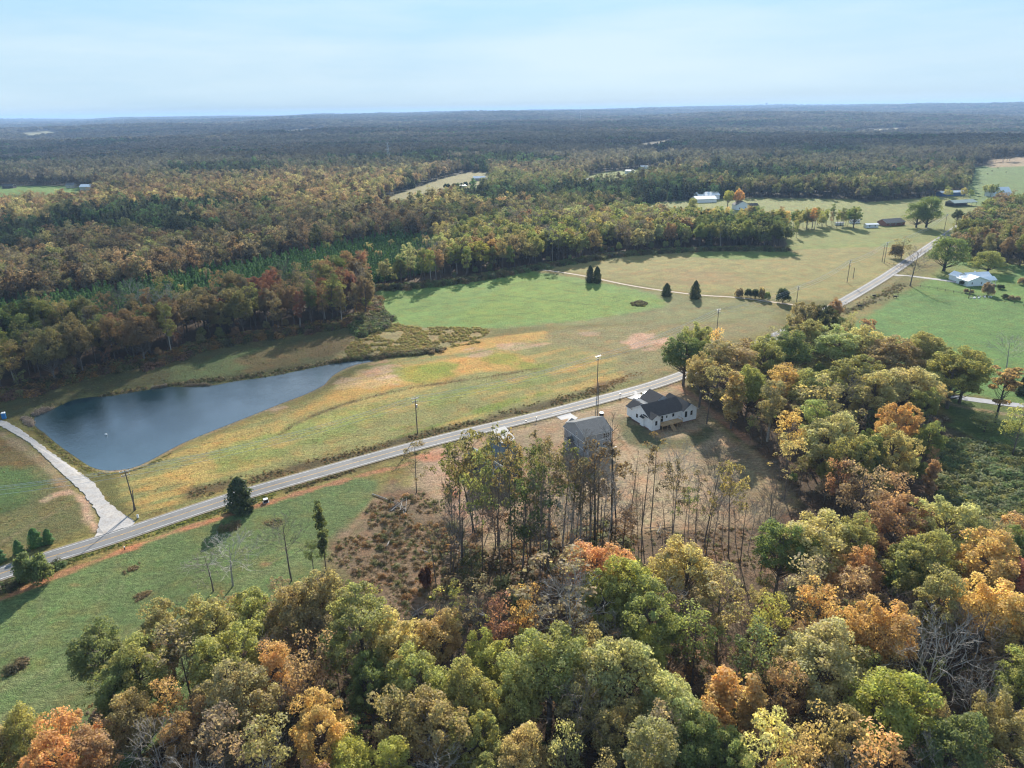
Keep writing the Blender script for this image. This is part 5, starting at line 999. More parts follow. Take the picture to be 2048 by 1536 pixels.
# ---- white ranch house
x, y, _ = G(1303, 863.5)
hs = thing('ranch_house', 'white one-storey house with charcoal roof and raised timber deck', 'house', (x, y, 0), radians(27))
ghouse(hs, 0.02, 14.5, 1.5, 11.0, .5, 4.45, 7.2, 'x', m_white, m_roofd); ghouse(hs, 0, 3.4, -.1, 4.5, .25, 4.4, 5.5, 'y', m_white, m_roofd, wname='rear_bay', rname='bay_roof')
ghouse(hs, 13.6, 19.4, .6, 11.6, .3, 4.4, 6.4, 'y', m_white, m_roofd, wname='side_wing', rname='wing_roof'); ghouse(hs, .4, 6.0, 10.5, 14.4, .5, 3.9, 5.6, 'y', m_white, m_roofd, wname='front_bay', rname='front_bay_roof')
ghouse(hs, 8.4, 16.6, 10.5, 17.5, .3, 4.2, 6.6, 'y', m_white, m_roofd, wname='garage', rname='garage_roof')
f_ = MB(); f_.box(-.02, 3.42, 4.6, 11.0, -.8, .55); f_.box(-.02, 14.4, 1.52, 11.0, -.8, .5); f_.box(0.02, 3.38, 0, 4.5, -.8, .26); f_.box(13.62, 19.38, .62, 11.5, -.8, .3); part('foundation', f_, m_brick, hs)
b1 = MB(); b1.box(-.6, 0, 3.9, 5.6, .5, 3.5); bo = part('chimney_bump', b1, m_white, hs); b2 = MB(); b2.poly([(-.85, 3.7, 3.45), (-.85, 5.8, 3.45), (.02, 5.8, 4.1), (.02, 3.7, 4.1)]); b2.poly([(-.85, 3.7, 3.38), (.02, 3.7, 4.0), (.02, 5.8, 4.0), (-.85, 5.8, 3.38)]); part('shed_roof', b2, m_roofd, bo)
for a in ((1.25, -.1, 2.0, .85, 1.5), (9.6, 1.5, 2.8, .8, 1.3), (7.0, 1.5, 2.9, .5, .8), (16.7, .6, 2.2, .85, 1.6)): win(hs, a[:3], '-y', a[3], a[4], m_black, (1, 2))
win(hs, (4.2, 1.5, 1.9), '-y', 1.5, 2.05, m_black, (2, 1), name='patio_door'); win(hs, (14.3, .6, 1.9), '-y', .9, 2.05, m_black, (1, 1), name='door'); win(hs, (.0, 8.6, 2.0), '-x', .9, 1.3, m_black, (1, 2)); win(hs, (0, 3.2, 3.0), '-x', .01 + .4, .3, m_black, (1, 1)) if False else None
dk = part('deck', MB().box(3.45, 12.0, -1.3, -1.2, 1.5, 1.72).box(3.45, 3.55, -1.2, 1.45, 1.5, 1.72).box(11.9, 12.0, -1.2, 1.45, 1.5, 1.72), m_wood, hs)
pb = MB().box(0, 8.55, 0, .26, 0, .05).mesh('plank', m_wood)
for i in range(9): o = link('plank', pb, dk); o.location = (3.45, -1.28 + i * .305, 1.73)
pm = MB().box(-.07, .07, -.07, .07, -.3, 1.72).mesh('post', m_wood)
for xx in (3.7, 5.8, 7.9, 10.0, 11.8): o = link('post', pm, dk); o.location = (xx, -1.1, 0)
rl = MB().box(3.45, 6.2, -1.32, -1.24, 2.6, 2.72).box(3.45, 3.53, -1.2, 1.4, 2.6, 2.72).box(8.0, 12.0, -1.32, -1.24, 2.6, 2.72).box(11.92, 12.0, -1.2, 1.4, 2.6, 2.72)
for xx in np.arange(3.5, 12.01, .42):
    if not 6.2 < xx < 8.0: rl.box(xx - .03, xx + .03, -1.30, -1.25, 1.75, 2.6)
part('railing', rl, m_wood, dk); stp = MB().box(0, 1.1, 0, .28, 0, .05).mesh('stair_tread', m_wood)
for i in range(8): o = link('stair_tread', stp, dk); o.location = (6.55, -1.6 - i * .27, 1.5 - i * .2)
st = MB(); st.beam((6.5, -1.3, 1.6), (6.5, -3.6, -.1), .06, .25); st.beam((7.7, -1.3, 1.6), (7.7, -3.6, -.1), .06, .25); part('stringer', st, m_wood, dk)
# ---- grey two-storey house
x, y, _ = G(1169.5, 917)
hs = thing('grey_house', 'two-storey grey house with white trim and grey shingle roof', 'house', (x, y, 0), radians(25))
ghouse(hs, 0, 9.4, 0, 11.2, -.6, 7.7, 9.9, 'x', m_grey, m_roofg); ghouse(hs, .3, 6.0, 10.0, 13.4, -.3, 5.4, 7.4, 'y', m_grey, m_roofg, wname='garage', rname='garage_roof'); ghouse(hs, -2.0, .02, 6.5, 9.0, -.3, 3.2, 4.2, 'x', m_grey, m_roofg, .2, wname='side_porch', rname='porch_roof')
tr = MB(); 
for zb in (5.0, 2.35): tr.box(-.04, 9.44, -.05, 0, zb, zb + .16); tr.box(-.05, 0, -.05, 11.2, zb, zb + .16)
for xx, yy in ((-.045, -.055), (9.30, -.055)): tr.box(xx, xx + .14, yy, yy + .06, 0, 7.6)
part('trim', tr, m_trim, hs)
for zb in (5.45, 2.85): win(hs, (6.3, 0, zb), '-y', 2.3, 1.6, m_trim, (3, 2))
win(hs, (1.0, 0, 2.9), '-y', 1.6, 1.5, m_trim, (2, 2)); win(hs, (3.4, 0, 6.2), '-y', .6, .7, m_trim, (1, 1)); win(hs, (0, 5.6, 5.6), '-x', 1.0, 1.5, m_trim, (2, 2)); win(hs, (0, 8.9, 5.0 - .9), '-x', .8, .5, m_trim, (1, 1))
dr = MB(); dr.box(.7, 1.6, -.06, 0, 0, 2.05); part('basement_door', dr, m_door, hs); win(hs, (4.0, 0, 2.5), '-y', .95, 2.1, m_trim, (1, 1), name='door')
dk = part('deck', MB().box(3.4, 9.4, -3.1, -3.0, 2.1, 2.32).box(3.4, 3.5, -3, -.05, 2.1, 2.32).box(9.3, 9.4, -3, -.05, 2.1, 2.32), m_wood, hs); pb = MB().box(0, 6.0, 0, .27, 0, .05).mesh('plank', m_wood)
for i in range(10): o = link('plank', pb, dk); o.location = (3.4, -3.08 + i * .302, 2.33)
pm = MB().box(-.07, .07, -.07, .07, -.4, 2.32).mesh('post', m_wood)
for xx in (3.6, 6.4, 9.2): o = link('post', pm, dk); o.location = (xx, -2.9, 0)
rl = MB().box(3.4, 9.4, -3.1, -3.02, 3.25, 3.34)
for xx in np.arange(3.5, 9.41, .35): rl.box(xx - .03, xx + .03, -3.08, -3.04, 2.38, 3.25)
part('railing', rl, m_trim, dk); rl = MB().box(9.32, 9.4, -3.0, 0, 3.25, 3.34).box(9.5, 11.2, -.6, 3.4, .7, .95)
part('side_step', MB().box(9.5, 10.9, -.8, 3.4, -.3, .9), M_conc, hs)
# ---- dark blue house behind the trees
x, y, _ = G(987, 978)
hs = thing('blue_house', 'dark blue two-storey house mostly hidden behind tall thin trees', 'house', (x, y, 0), radians(30))
ghouse(hs, 0, 10.6, 3.2, 11.4, -.5, 6.4, 9.4, 'x', m_navy, m_roofb); ghouse(hs, 0.02, 3.4, 0, 3.4, -.5, 6.0, 7.2, 'y', m_navy, m_roofb, wname='rear_bay', rname='bay_roof'); ghouse(hs, 5.6, 10.5, 1.6, 14.5, -.4, 5.9, 8.4, 'y', m_navy, m_roofb, wname='side_wing', rname='wing_roof'); ghouse(hs, -.8, 4.6, 10.5, 15.8, -.4, 3.9, 5.8, 'y', m_navy, m_roofb, wname='garage', rname='garage_roof')
tr = MB()
for xx in (0, 3.28): tr.box(xx, xx + .14, -.07, -.01, 0, 5.9)
tr.box(.14, 3.28, -.06, -.01, 2.9, 3.06); tr.box(10.4, 10.54, 1.53, 1.59, 0, 5.8); part('trim', tr, m_trim, hs)
dr = MB(); dr.box(1.3, 2.2, -.07, -.01, 0, 2.1); part('door', dr, m_door, hs); win(hs, (1.2, 0, 3.6), '-y', 1.1, 1.4, m_trim, (2, 2)); win(hs, (4.3, 3.2, 3.6), '-y', .9, 1.9, m_trim, (1, 2)); win(hs, (7.2, 1.6, 3.4), '-y', 1.6, 1.4, m_trim, (2, 2)); win(hs, (7.2, 1.6, .8), '-y', 1.6, 1.4, m_trim, (2, 2))
# ---- vehicles
def wheels(par, xs, ys, r=.38, w=.26):
    m = MB(); m.tube([(0, -w / 2, 0), (0, w / 2, 0)], r, 14); me = m.mesh('wheel', m_tyre); h = MB(); h.tube([(0, -w / 2 - .01, 0), (0, w / 2 + .01, 0)], r * .55, 10); hm = h.mesh('rim', m_metal)
    for x_ in xs:
        for y_ in ys: o = link('wheel', me, par); o.location = (x_, y_, r); link('rim', hm, o)
def extr(prof, w, inset=0):
    m = MB(); n = len(prof); m.v = [(p[0], -w / 2, p[1]) for p in prof] + [(p[0], w / 2, p[1]) for p in prof]; m.f = [tuple(range(n))[::-1], tuple(range(n, 2 * n))] + [(i, (i + 1) % n, n + (i + 1) % n, n + i) for i in range(n)]
    return m
x, y, _ = G(1281, 804); tk = thing('pickup_truck', 'white crew-cab pickup truck parked on the left of the concrete driveway', 'truck', (x, y, .1), radians(-52))
part('body', extr([(-2.75, .45), (-2.75, 1.05), (-2.7, 1.12), (.9, 1.15), (1.0, 1.1), (2.6, 1.0), (2.75, .85), (2.75, .45)], 1.9), m_car, tk); part('cab', extr([(-1.0, 1.1), (-.85, 1.78), (.35, 1.82), (1.15, 1.12)], 1.7), m_car, tk)
part('windscreen', MB().poly([(1.08, -.75, 1.2), (1.08, .75, 1.2), (.42, .72, 1.78), (.42, -.72, 1.78)]), m_glass, tk)
for s in (-1, 1):
    for a, b in ((-.78, -.12), (-.02, .62)): part('side_window', MB().quadbox(((a + b) / 2, s * .855, 1.47), (b - a, 0, 0), (0, .02, 0), (0, 0, .44)), m_glass, tk)
    part('headlight', MB().box(2.70, 2.77, s * .75 - .18, s * .75 + .18, .72, .88), m_metal, tk)
part('bed', MB().box(-2.62, -1.1, -.78, .78, 1.125, 1.16), m_black, tk); wheels(tk, (-1.75, 1.8), (-.86, .86))
x, y, _ = G(1299, 800.5); vn = thing('van', 'white panel van parked beside the pickup near the garage', 'van', (x, y, .1), radians(-50))
part('body', extr([(-2.7, .4), (-2.75, 2.2), (-2.6, 2.35), (1.1, 2.35), (1.9, 1.45), (2.6, 1.2), (2.7, .4)], 1.95), m_car, vn); part('windscreen', MB().poly([(1.86, -.8, 1.52), (1.86, .8, 1.52), (1.2, .78, 2.26), (1.2, -.78, 2.26)]), m_glass, vn)
part('rear_window', MB().box(-2.79, -2.76, -.7, .7, 1.4, 2.0), m_glass, vn); wheels(vn, (-1.7, 1.8), (-.88, .88))
x, y, _ = G(1390, 736); cr_ = thing('car', 'pale car just visible on the road under the grove trees', 'car', (x, y - 1.2, .07), radians(25))
part('body', extr([(-2.2, .3), (-2.25, .9), (-1.6, 1.0), (1.2, .98), (2.1, .8), (2.2, .3)], 1.75), m_car, cr_); part('cabin', extr([(-1.7, .98), (-1.2, 1.42), (.3, 1.45), (1.1, .96)], 1.5), m_glass, cr_); wheels(cr_, (-1.4, 1.4), (-.8, .8), .32, .22)
# ---- small things by the road
def mailbox(px, py, label):
    x, y, z = G(px, py); o = thing('mailbox', label, 'mailbox', (x, y, gz(x, y)), radians(random.uniform(0, 40)), 'roadside mailboxes'); part('post', MB().box(-.06, .06, -.06, .06, -.3, 1.05), m_oldwood, o)
    part('box', extr([(-.28, 1.06), (-.28, 1.28), (-.2, 1.38), (.2, 1.38), (.28, 1.28), (.28, 1.06)], .5), m_black, o)
mailbox(1240, 794, 'dark mailbox on a post beside the white house driveway'); mailbox(1052, 848, 'dark mailbox on a post, left of two between the driveways'); mailbox(1073, 841, 'dark mailbox on a post, right of two between the driveways')
x, y, z = G(1203, 831); o = thing('tank', 'round dark tank with white lid on the bare lawn', 'tank', (x, y, z)); part('barrel', MB().tube([(0, 0, -.1), (0, 0, .5), (0, 0, 1.0)], [.72, .8, .78], 18), m_black, o); part('lid', MB().tube([(0, 0, 1.0), (0, 0, 1.12), (0, 0, 1.2)], [.84, .84, .4], 18), m_trim, o)
x, y, z = G(532, 1004); o = thing('utility_box', 'white and black utility box on the field edge beside the cedar', 'utility box', (x, y, gz(x, y)), .5); part('cabinet', MB().box(-.55, .55, -.45, .45, 0, .8), m_black, o); part('lid', MB().box(-.6, .6, -.5, .5, .8, 1.0), m_trim, o); part('pad', MB().box(-.8, .8, -.7, .7, -.2, .05), M_conc, o)
x, y, z = G(276, 1035); o = thing('utility_box', 'small white marker box beside the gravel drive mouth', 'utility box', (x, y, z), .2); part('cabinet', MB().box(-.22, .22, -.18, .18, -.1, .75), m_trim, o); part('cap', MB().box(-.26, .26, -.22, .22, .75, .84), m_metal, o)
x, y, z = G(250, 1100); o = thing('marker_post', 'small dark marker post with a white top at the field edge', 'post', (x, y, gz(x, y)), .2); part('post', MB().tube([(0, 0, -.2), (0, 0, .7)], .11, 8), m_black, o); part('cap', MB().tube([(0, 0, .7), (0, 0, .9)], .15, 8), m_trim, o)
x, y, z = G(9, 837); o = thing('portable_toilet', 'blue portable toilet with a white roof at the end of the gravel drive', 'portable toilet', (x, y, z), .4); part('cabin', MB().box(-.6, .6, -.6, .6, 0, 2.1), m_blue, o); part('roof', extr([(-.66, 2.1), (-.5, 2.3), (.5, 2.3), (.66, 2.1)], 1.32), m_trim, o); part('door', MB().box(-.42, .42, -.64, -.605, .1, 1.95), m_blue, o); part('vent_pipe', MB().tube([(.45, .45, 2.1), (.45, .45, 2.6)], .06, 8), m_trim, o)
x, y = at(212, 870, WZ); o = thing('buoy', 'small white buoy floating on the pond', 'buoy', (x, y, WZ)); part('float', MB().tube([(0, 0, -.2), (0, 0, .1), (0, 0, .35), (0, 0, .5)], [.2, .42, .4, .15], 14), m_trim, o, True); part('collar', MB().tube([(0, 0, .02), (0, 0, .12)], .46, 14), m_metal, o)
# ---- utility poles and their wires
def pole(px, py, top, label, arms=2, rz=.6, leaning=0, trans=False, z_=None):
    x, y, _ = G(px, py); z = gz(x, y); a, b = 0, 40
    for _ in range(30):
        m_ = (a + b) / 2
        if proj(x, y, z + m_)[1] > top: a = m_
        else: b = m_
    o = thing('utility_pole', label, 'utility pole', (x, y, z), rz, 'utility poles along the road'); h = a
    part('shaft', MB().tube([(0, 0, -.3), (leaning * .5, 0, h * .5), (leaning, 0, h)], [.19, .16, .12], 8), m_pole, o)
    for i in range(arms):
        zz = h - .35 - i * 1.15; ao = part('crossarm', MB().box(leaning - 1.35 + i * .25, leaning + 1.35 - i * .25, -.07, .07, zz - .07, zz + .07), m_metal if i == 0 else m_oldwood, o); im = MB().tube([(0, 0, 0), (0, 0, .28)], .09, 6).mesh('insulator', m_trim)
        for q in (-1.2, -.45, .45, 1.2): io = link('insulator', im, ao); io.location = (leaning + q * (1 - .2 * i), 0, zz + .07)
    if trans: part('transformer', MB().tube([(.38, 0, h - 3.6), (.38, 0, h - 2.6)], .28, 10), m_metal, o)
    return (x, y, z + h, rz)
PL = [pole(-420, 1110, 1010, 'wooden utility pole left of the picture by the road'), pole(271, 1020, 940, 'wooden utility pole with white crossarms beside the pond corner', leaning=-.35), pole(835, 868, 795, 'wooden utility pole with crossarms standing in the orange slope grass', trans=True),
      pole(1194, 792, 711, 'wooden utility pole on the far roadside opposite the houses'), pole(1430, 700, 618, 'wooden utility pole hidden behind the grove by the road'), pole(1592, 612, 573, 'wooden utility pole by the road at the end of the dirt track'), pole(1694, 565, 521, 'wooden utility pole in the tan field left of the road', trans=True), pole(1768, 527, 485, 'wooden utility pole with double crossarm farther up in the tan field', 3), pole(1888, 462, 428, 'utility pole near the road end by the dark tree')]
pole(1706, 557, 535, 'short service pole right of the tan field utility pole', 0); pole(1764, 524, 490, 'second thin pole standing beside the double crossarm pole', 0); pole(268, 1022, 982, 'short leaning stub pole next to the pond corner pole', 0, leaning=.8); pole(1195.5, 827, 765, 'service pole on the lawn beside the round tank', 0)
pole(1937, 597, 575, 'short pole by the farmhouse fence', 0)
for i in range(len(PL) - 1):
    a, b = PL[i], PL[i + 1]
    dirv = np.array([b[0] - a[0], b[1] - a[1], 0]); L = np.linalg.norm(dirv); n_ = np.array([-dirv[1], dirv[0], 0]) / L
    for k, (off, dz) in enumerate(((-1.1, 0), (.1, 0.1), (1.1, 0), (.2, -1.9))):
        pts = []
        for s in np.linspace(0, 1, 15): p = np.array(a[:3]) * (1 - s) + np.array(b[:3]) * s + n_ * off + np.array([0, 0, dz - L * .022 * 4 * s * (1 - s)]); pts.append(p)
        w_ = .032 if i < 5 else .042
        o = link('power_line', MB().tube(pts, w_, 3, False).mesh('power_line', m_wire)); tag(o, f'{("left", "centre", "right", "lowest")[k]} wire of the ' + ('span off the left picture edge', 'span from pond corner to orange slope', 'span from orange slope to the house road', 'span from the house road into the grove', 'span behind the grove', 'span from the track end to the tan field', 'short span between the tan field poles', 'span running up to the dark tree')[i], 'power line', 'power lines along the road')
# ---- farmhouse and its yard
x, y, z = G(1934, 573); hs = thing('farmhouse', 'white farmhouse with white metal roof behind a pasture fence', 'house', (x, y, z), radians(-30))
hs.rotation_euler = (0, 0, radians(8))
ghouse(hs, 0, 13, 0, 9, -.3, 3.2, 5.4, 'y', m_white, m_metalroof, .5); ghouse(hs, 5, 20, 5, 14, -.3, 3.3, 5.8, 'x', m_white, m_metalroof, .5, wname='rear_wing', rname='rear_roof'); ghouse(hs, 9, 19, 1.0, 6, 2.7, 3.0, 4.4, 'x', m_white, m_metalroof, .5, wname='porch_gable', rname='porch_roof'); ghouse(hs, 3, 9, 12, 19, -.3, 3.0, 4.9, 'y', m_white, m_metalroof, .4, wname='garage', rname='garage_roof')
pm = MB().box(-.1, .1, -.1, .1, 0, 2.8).mesh('porch_post', m_trim)
for xx in (13.4, 15.2, 17.0, 18.8): o = link('porch_post', pm, hs); o.location = (xx, .8, 0)
part('porch_floor', MB().box(13.0, 19.4, .4, 5.0, -.3, .15), M_conc, hs)
for xx in (2.5, 8.6): win(hs, (xx, 0, 1.0), '-y', .9, 1.4, m_trim, (1, 2))
for xx in (13.8, 16.0): win(hs, (xx, 5, .6), '-y', 1.0, 1.9, m_trim, (1, 2))
part('chimney', MB().box(11.2, 11.9, 9.2, 9.9, 4.5, 6.6), m_trim, hs)
x, y, z = G(1903, 567)
FP = chaikin([G(px, py)[:2] for px, py in [(1789, 569), (1830, 573), (1861, 577), (1922, 588), (2004, 604), (2060, 614), (2150, 640)]], 1, False)
fo = thing('pasture_fence', 'wire fence on thin dark posts between the lawn and the pasture', 'fence'); d_ = 0; pm = MB().box(-.07, .07, -.07, .07, -.2, 1.35).mesh('post', m_pole); last = None
Q = []
for i in range(len(FP) - 1):
    a, b = np.array(FP[i]), np.array(FP[i + 1]); L = np.linalg.norm(b - a)
    while d_ < L: p = a + (b - a) * d_ / L; Q.append(p); d_ += 4.5
    d_ -= L
for p in Q: o = link('post', pm, fo); o.location = (p[0], p[1], gz(*p))
for zz in (.5, .85, 1.2): part('wire', MB().tube([(p[0], p[1], gz(*p) + zz) for p in Q], .035, 3, False), m_pole, fo)
FP = [G(px, py)[:2] for px, py in [(1700, 632), (1728, 613), (1760, 590), (1790, 569)]]
# ---- stone edging and pale objects by the lawn
gp = thing('garden_bed', 'pale stone-edged bed between two dark shrubs and the fence', 'garden bed', G(1960, 595)[:3], .1)
R4 = np.random.default_rng(4)
for i in range(14): part('stone', MB().quadbox((i * .95 - 6, R4.normal() * .9, .25), (R4.uniform(.5, 1), .2, 0), (-.1, R4.uniform(.3, .6), 0), (0, 0, R4.uniform(.4, .8))), m_trim if i % 3 else M_conc, gp)
# ---- cattle
def cow_mesh():
    m = MB(); m.tube([(-1.05, 0, 1.12), (-.9, 0, 1.1), (-.3, 0, 1.02), (.4, 0, 1.04), (.85, 0, 1.12), (1.15, 0, 1.25), (1.4, 0, 1.32), (1.62, 0, 1.15), (1.85, 0, .98)], [.12, .33, .42, .40, .34, .22, .18, .16, .09], 8)
    for sx in (-.8, .75):
        for sy in (-.2, .2): m.tube([(sx, sy, .95), (sx + (.06 if sx < 0 else 0), sy, .5), (sx, sy, 0)], [.14, .08, .06], 5)
    m.tube([(-1.08, 0, 1.2), (-1.2, 0, .8), (-1.18, 0, .5)], [.04, .03, .05], 4)
    for s in (-1, 1): m.tube([(1.4, s * .12, 1.42), (1.42, s * .3, 1.42)], [.05, .02], 4)
    return m.mesh('cow', m_cow, True)
cm = cow_mesh()
for i, (px, py, lb) in enumerate([(1790, 596, 'black cow standing alone in the upper green pasture'), (1748, 594, 'black cow beside the brushy road bank, upper of two'), (1720, 615, 'black cow beside the brushy road bank, lower of two'), (1996, 337, 'black cow in the distant hill pasture, nearest the trees'), (1975, 349, 'black cow in the distant hill pasture, lower of the herd'), (2012, 345, 'black cow in the distant hill pasture, right of the herd'), (1984, 343, 'black cow in the middle of the distant herd'), (908, 373, 'dark cow on the far tan field beside the farm sheds'), (922, 371, 'dark cow on the far tan field, second from the sheds')]):
    x, y, z = G(px, py); o = link('cow', cm); o.location = (x, y, z if math.hypot(x, y) > 600 else gz(x, y)); o.rotation_euler = (0, 0, random.random() * 6.28); tag(o, lb, 'cow', 'black cattle in the pastures')
# ---- far buildings
def shed(px, py, w, d, ze, zp, rz, label, name='barn', cat='barn', wall=m_white, roof=m_metalroof, ax='x', openf=False, wins=0, sc=1.0):
    x, y, z = G(px, py); o = thing(name, label, cat, (x, y, z), radians(rz))
    if openf:
        ghouse(o, 0, w, 0, d, ze - .5, ze, zp, ax, wall, roof, .6); pm = MB().box(-.12, .12, -.12, .12, -.5, ze).mesh('post', m_oldwood)
        for i in range(int(w // 5) + 1):
            for yy in (.2, d - .2): q = link('post', pm, o); q.location = (min(w - .2, .2 + i * (w - .4) / int(w // 5)), yy, 0)
        part('back_wall', MB().box(0, w, d - .15, d, -.5, ze - .5), m_oldwood, o)
    else:
        ghouse(o, 0, w, 0, d, -1.5, ze, zp, ax, wall, roof, .5)
        for i in range(wins): win(o, (w * (i + .6) / (wins + .2) - .5, 0, 1.0), '-y', 1.1, 1.3, m_trim, (1, 1))
    return o
m_greenroof = plain('green_metal_roof', (.24, .30, .26), .5, .1); m_bluewall = plain('blue_wall', (.05, .11, .24), .6); m_tan = plain('tan_wall', (.45, .40, .33), .8); m_darkbarn = plain('dark_boards', (.08, .07, .065), .9)
shed(1392, 406, 24, 14, 4, 6.5, 8, 'white metal-roofed barn on the far field, lower of the pair', openf=False); shed(1396, 400, 26, 14, 5, 8, 8, 'white metal-roofed barn behind the lower white barn')
shed(1472, 420, 14, 10, 5, 8.5, 10, 'far white gabled house beside the orange and yellow trees', 'house', 'house', roof=m_roofg, ax='y', wins=2); shed(1488, 419, 16, 8, 3.5, 5.5, 10, 'dark low shed attached right of the far white house', wall=m_darkbarn, roof=m_roofd)
shed(1773, 453, 20, 11, 3, 5.6, 18, 'low brick house with grey roof beside the big round trees', 'house', 'house', m_red, m_roofg, wins=3); shed(1732, 456, 11, 4.5, 2.8, 3.5, 5, 'white mobile trailer left of the low brick house', 'trailer_home', 'trailer', m_white, m_metalroof, wins=2)
shed(1702, 447, 9, 3.4, 2.8, 3.2, 10, 'white bus-like camper parked at the edge of the trees', 'camper', 'camper', m_car, m_metalroof, wins=3); shed(1672, 451, 7, 3, 2.2, 2.8, 5, 'small white trailer under the tree row', 'trailer', 'trailer', m_car, m_metalroof)
shed(1908, 414, 28, 12, 4, 6, 14, 'open cattle barn with a pale green roof', wall=m_oldwood, roof=m_greenroof, openf=True); shed(1883, 393, 32, 9, 4, 5.4, 12, 'long blue-walled shed with a white roof', wall=m_bluewall)
shed(1985, 394, 22, 13, 4, 10, 5, 'white steep-gabled building at the right end of the far farm', 'house', 'house', ax='x', roof=m_metalroof, wins=2)
shed(1632, 303, 26, 16, 6, 9, 0, 'isolated white building in the distant dark forest', 'house', 'house', wins=2); shed(1675, 287, 12, 9, 5, 8, 0, 'tiny pale shed right of the isolated white forest building')
shed(947, 362, 18, 10, 4, 6.5, 5, 'white-roofed farmhouse at the head of the far tan field', 'house', 'house', m_tan, m_metalroof, wins=2); shed(968, 363, 26, 10, 3.5, 5, 0, 'long dark barn beside the white-roofed far farmhouse', wall=m_darkbarn, roof=m_roofd); shed(921, 376, 9, 6, 2.6, 3.6, 30, 'small pale shed among bushes on the far tan field', wall=m_tan, roof=m_greenroof)
shed(1108, 330, 24, 14, 6, 9, 0, 'pale roofed building in the trees beyond the far hill field', 'house', 'house', m_tan, m_roofg, wins=2); shed(1156, 366, 16, 9, 4, 6, 0, 'white-roofed shed left of the far hill field', wall=m_tan); shed(1252, 347, 14, 7, 4, 5.5, 8, 'white long shed on the far hill field, lower of two'); shed(1282, 338, 14, 7, 4, 5.5, 8, 'white long shed on the far hill field, upper of two')
shed(1992, 309, 26, 14, 5, 8, 0, 'white-roofed house at the far right beyond the tan strip', 'house', 'house', m_tan, m_metalroof); shed(160, 381, 24, 12, 5, 8, 0, 'white-roofed house beside the far left green field', 'house', 'house', m_tan, m_metalroof, wins=2); shed(132, 376, 12, 9, 4, 7, 0, 'smaller pale house left of the far left farmhouse', 'house', 'house', m_tan, m_roofg, wins=1); shed(5, 377, 16, 8, 4, 6, 0, 'dark shed at the left edge of the far left field', wall=m_darkbarn, roof=m_roofd)
shed(60, 264, 60, 40, 12, 18, 0, 'pale building complex in the distant forest far left'); shed(275, 308, 22, 14, 7, 9, 0, 'tiny pale roof in the distant left forest')
# lattice transmission tower, radio mast, distant towers
x, y, z = G(778, 330); o = thing('transmission_tower', 'grey lattice transmission tower rising from the far forest', 'tower', (x, y, z)); sk = 42; m = MB()
for sx in (-1, 1):
    for sy in (-1, 1): m.beam((sx * 3.5, sy * 3.5, 0), (sx * .6, sy * .6, sk), .35, .35)
for i in range(9):
    a, b = 3.5 - 2.9 * i / 9, 3.5 - 2.9 * (i + 1) / 9; z0_, z1_ = sk * i / 9, sk * (i + 1) / 9
    for s in (-1, 1): m.beam((-a, s * a, z0_), (b, s * b, z1_), .2, .2); m.beam((s * a, -a, z0_), (s * b, b, z1_), .2, .2)
part('lattice', m, m_metal, o)
for i, zz in enumerate((sk * .72, sk * .86, sk)): part('crossarm', MB().beam((-6 + i, 0, zz), (6 - i, 0, zz), .4, .5), m_metal, o)
x, y = at(1161, 246, 0); o = thing('radio_mast', 'thin radio mast standing above the horizon', 'mast', (x, y, float(hgt(x, y)))); mh = 75 + y * .007; part('shaft', MB().tube([(0, 0, 0), (0, 0, mh)], 1.1, 4), m_metal, o); part('antenna', MB().box(-2, 2, -1, 1, mh * .7, mh * .74), m_metal, o)
for i, (px, w, h) in enumerate(((1513, 60, 95), (1523, 40, 120), (1545, 70, 85))):
    ang = math.atan2(*[at(px, 300)[k] for k in (0, 1)]); D_ = 21000; o = link('distant_tower', MB().box(-w / 2, w / 2, -30, 30, -60, h + 15).mesh('distant_tower', m_tan)); o.location = (D_ * sin(ang), D_ * cos(ang), 40); tag(o, ('left', 'middle', 'right')[i] + ' of three tiny hazy towers on the horizon', 'tower', 'tiny towers on the horizon')
# ---- logs and brush heaps
def heap(px, py, n, L, label, seed, sp=2.0):
    x, y, z = G(px, py); o = thing('brush_pile', label, 'brush pile', (x, y, gz(x, y))); R = np.random.default_rng(seed)
    for i in range(n):
        a = R.uniform(0, pi); c = np.array([R.normal() * sp * .5, R.normal() * sp * .5, R.uniform(.15, .9)]); d = np.array([cos(a), sin(a), R.uniform(-.12, .3)]) * L * R.uniform(.3, .6)
        part('branch', MB().tube([c - d, c + R.normal(size=3) * .1, c + d], [R.uniform(.1, .2), .1, .04], 5), M_bark if i % 3 else M_pale, o)
heap(797, 1015, 14, 7, 'heap of grey cut branches at the field corner', 1); heap(838, 1228, 10, 5, 'stack of dark logs beside the golden trees', 2, 1.4); heap(1325, 1060, 4, 5, 'pale fallen logs at the foot of the bare stems', 3); heap(962, 1225, 4, 7, 'long fallen grey trunk in the scrub', 5)
def log(px, py, L, a, label): 
    x, y, z = G(px, py); o = link('fallen_log', MB().tube([(-L / 2, 0, .2), (0, .1, .25), (L / 2, 0, .15)], [.16, .15, .08], 6).mesh('fallen_log', M_pale)); o.location = (x, y, gz(x, y)); o.rotation_euler = (0, 0, a); tag(o, label, 'log', 'fallen logs')
log(768, 998, 9, -.6, 'long pale log lying above the branch heap'); log(779, 1085, 4, 1.4, 'short pale log on the scrub slope'); log(852, 1105, 3, -.5, 'short white log near the red shrub'); log(1540, 1212, 7, .1, 'pale log under the right-hand trees')
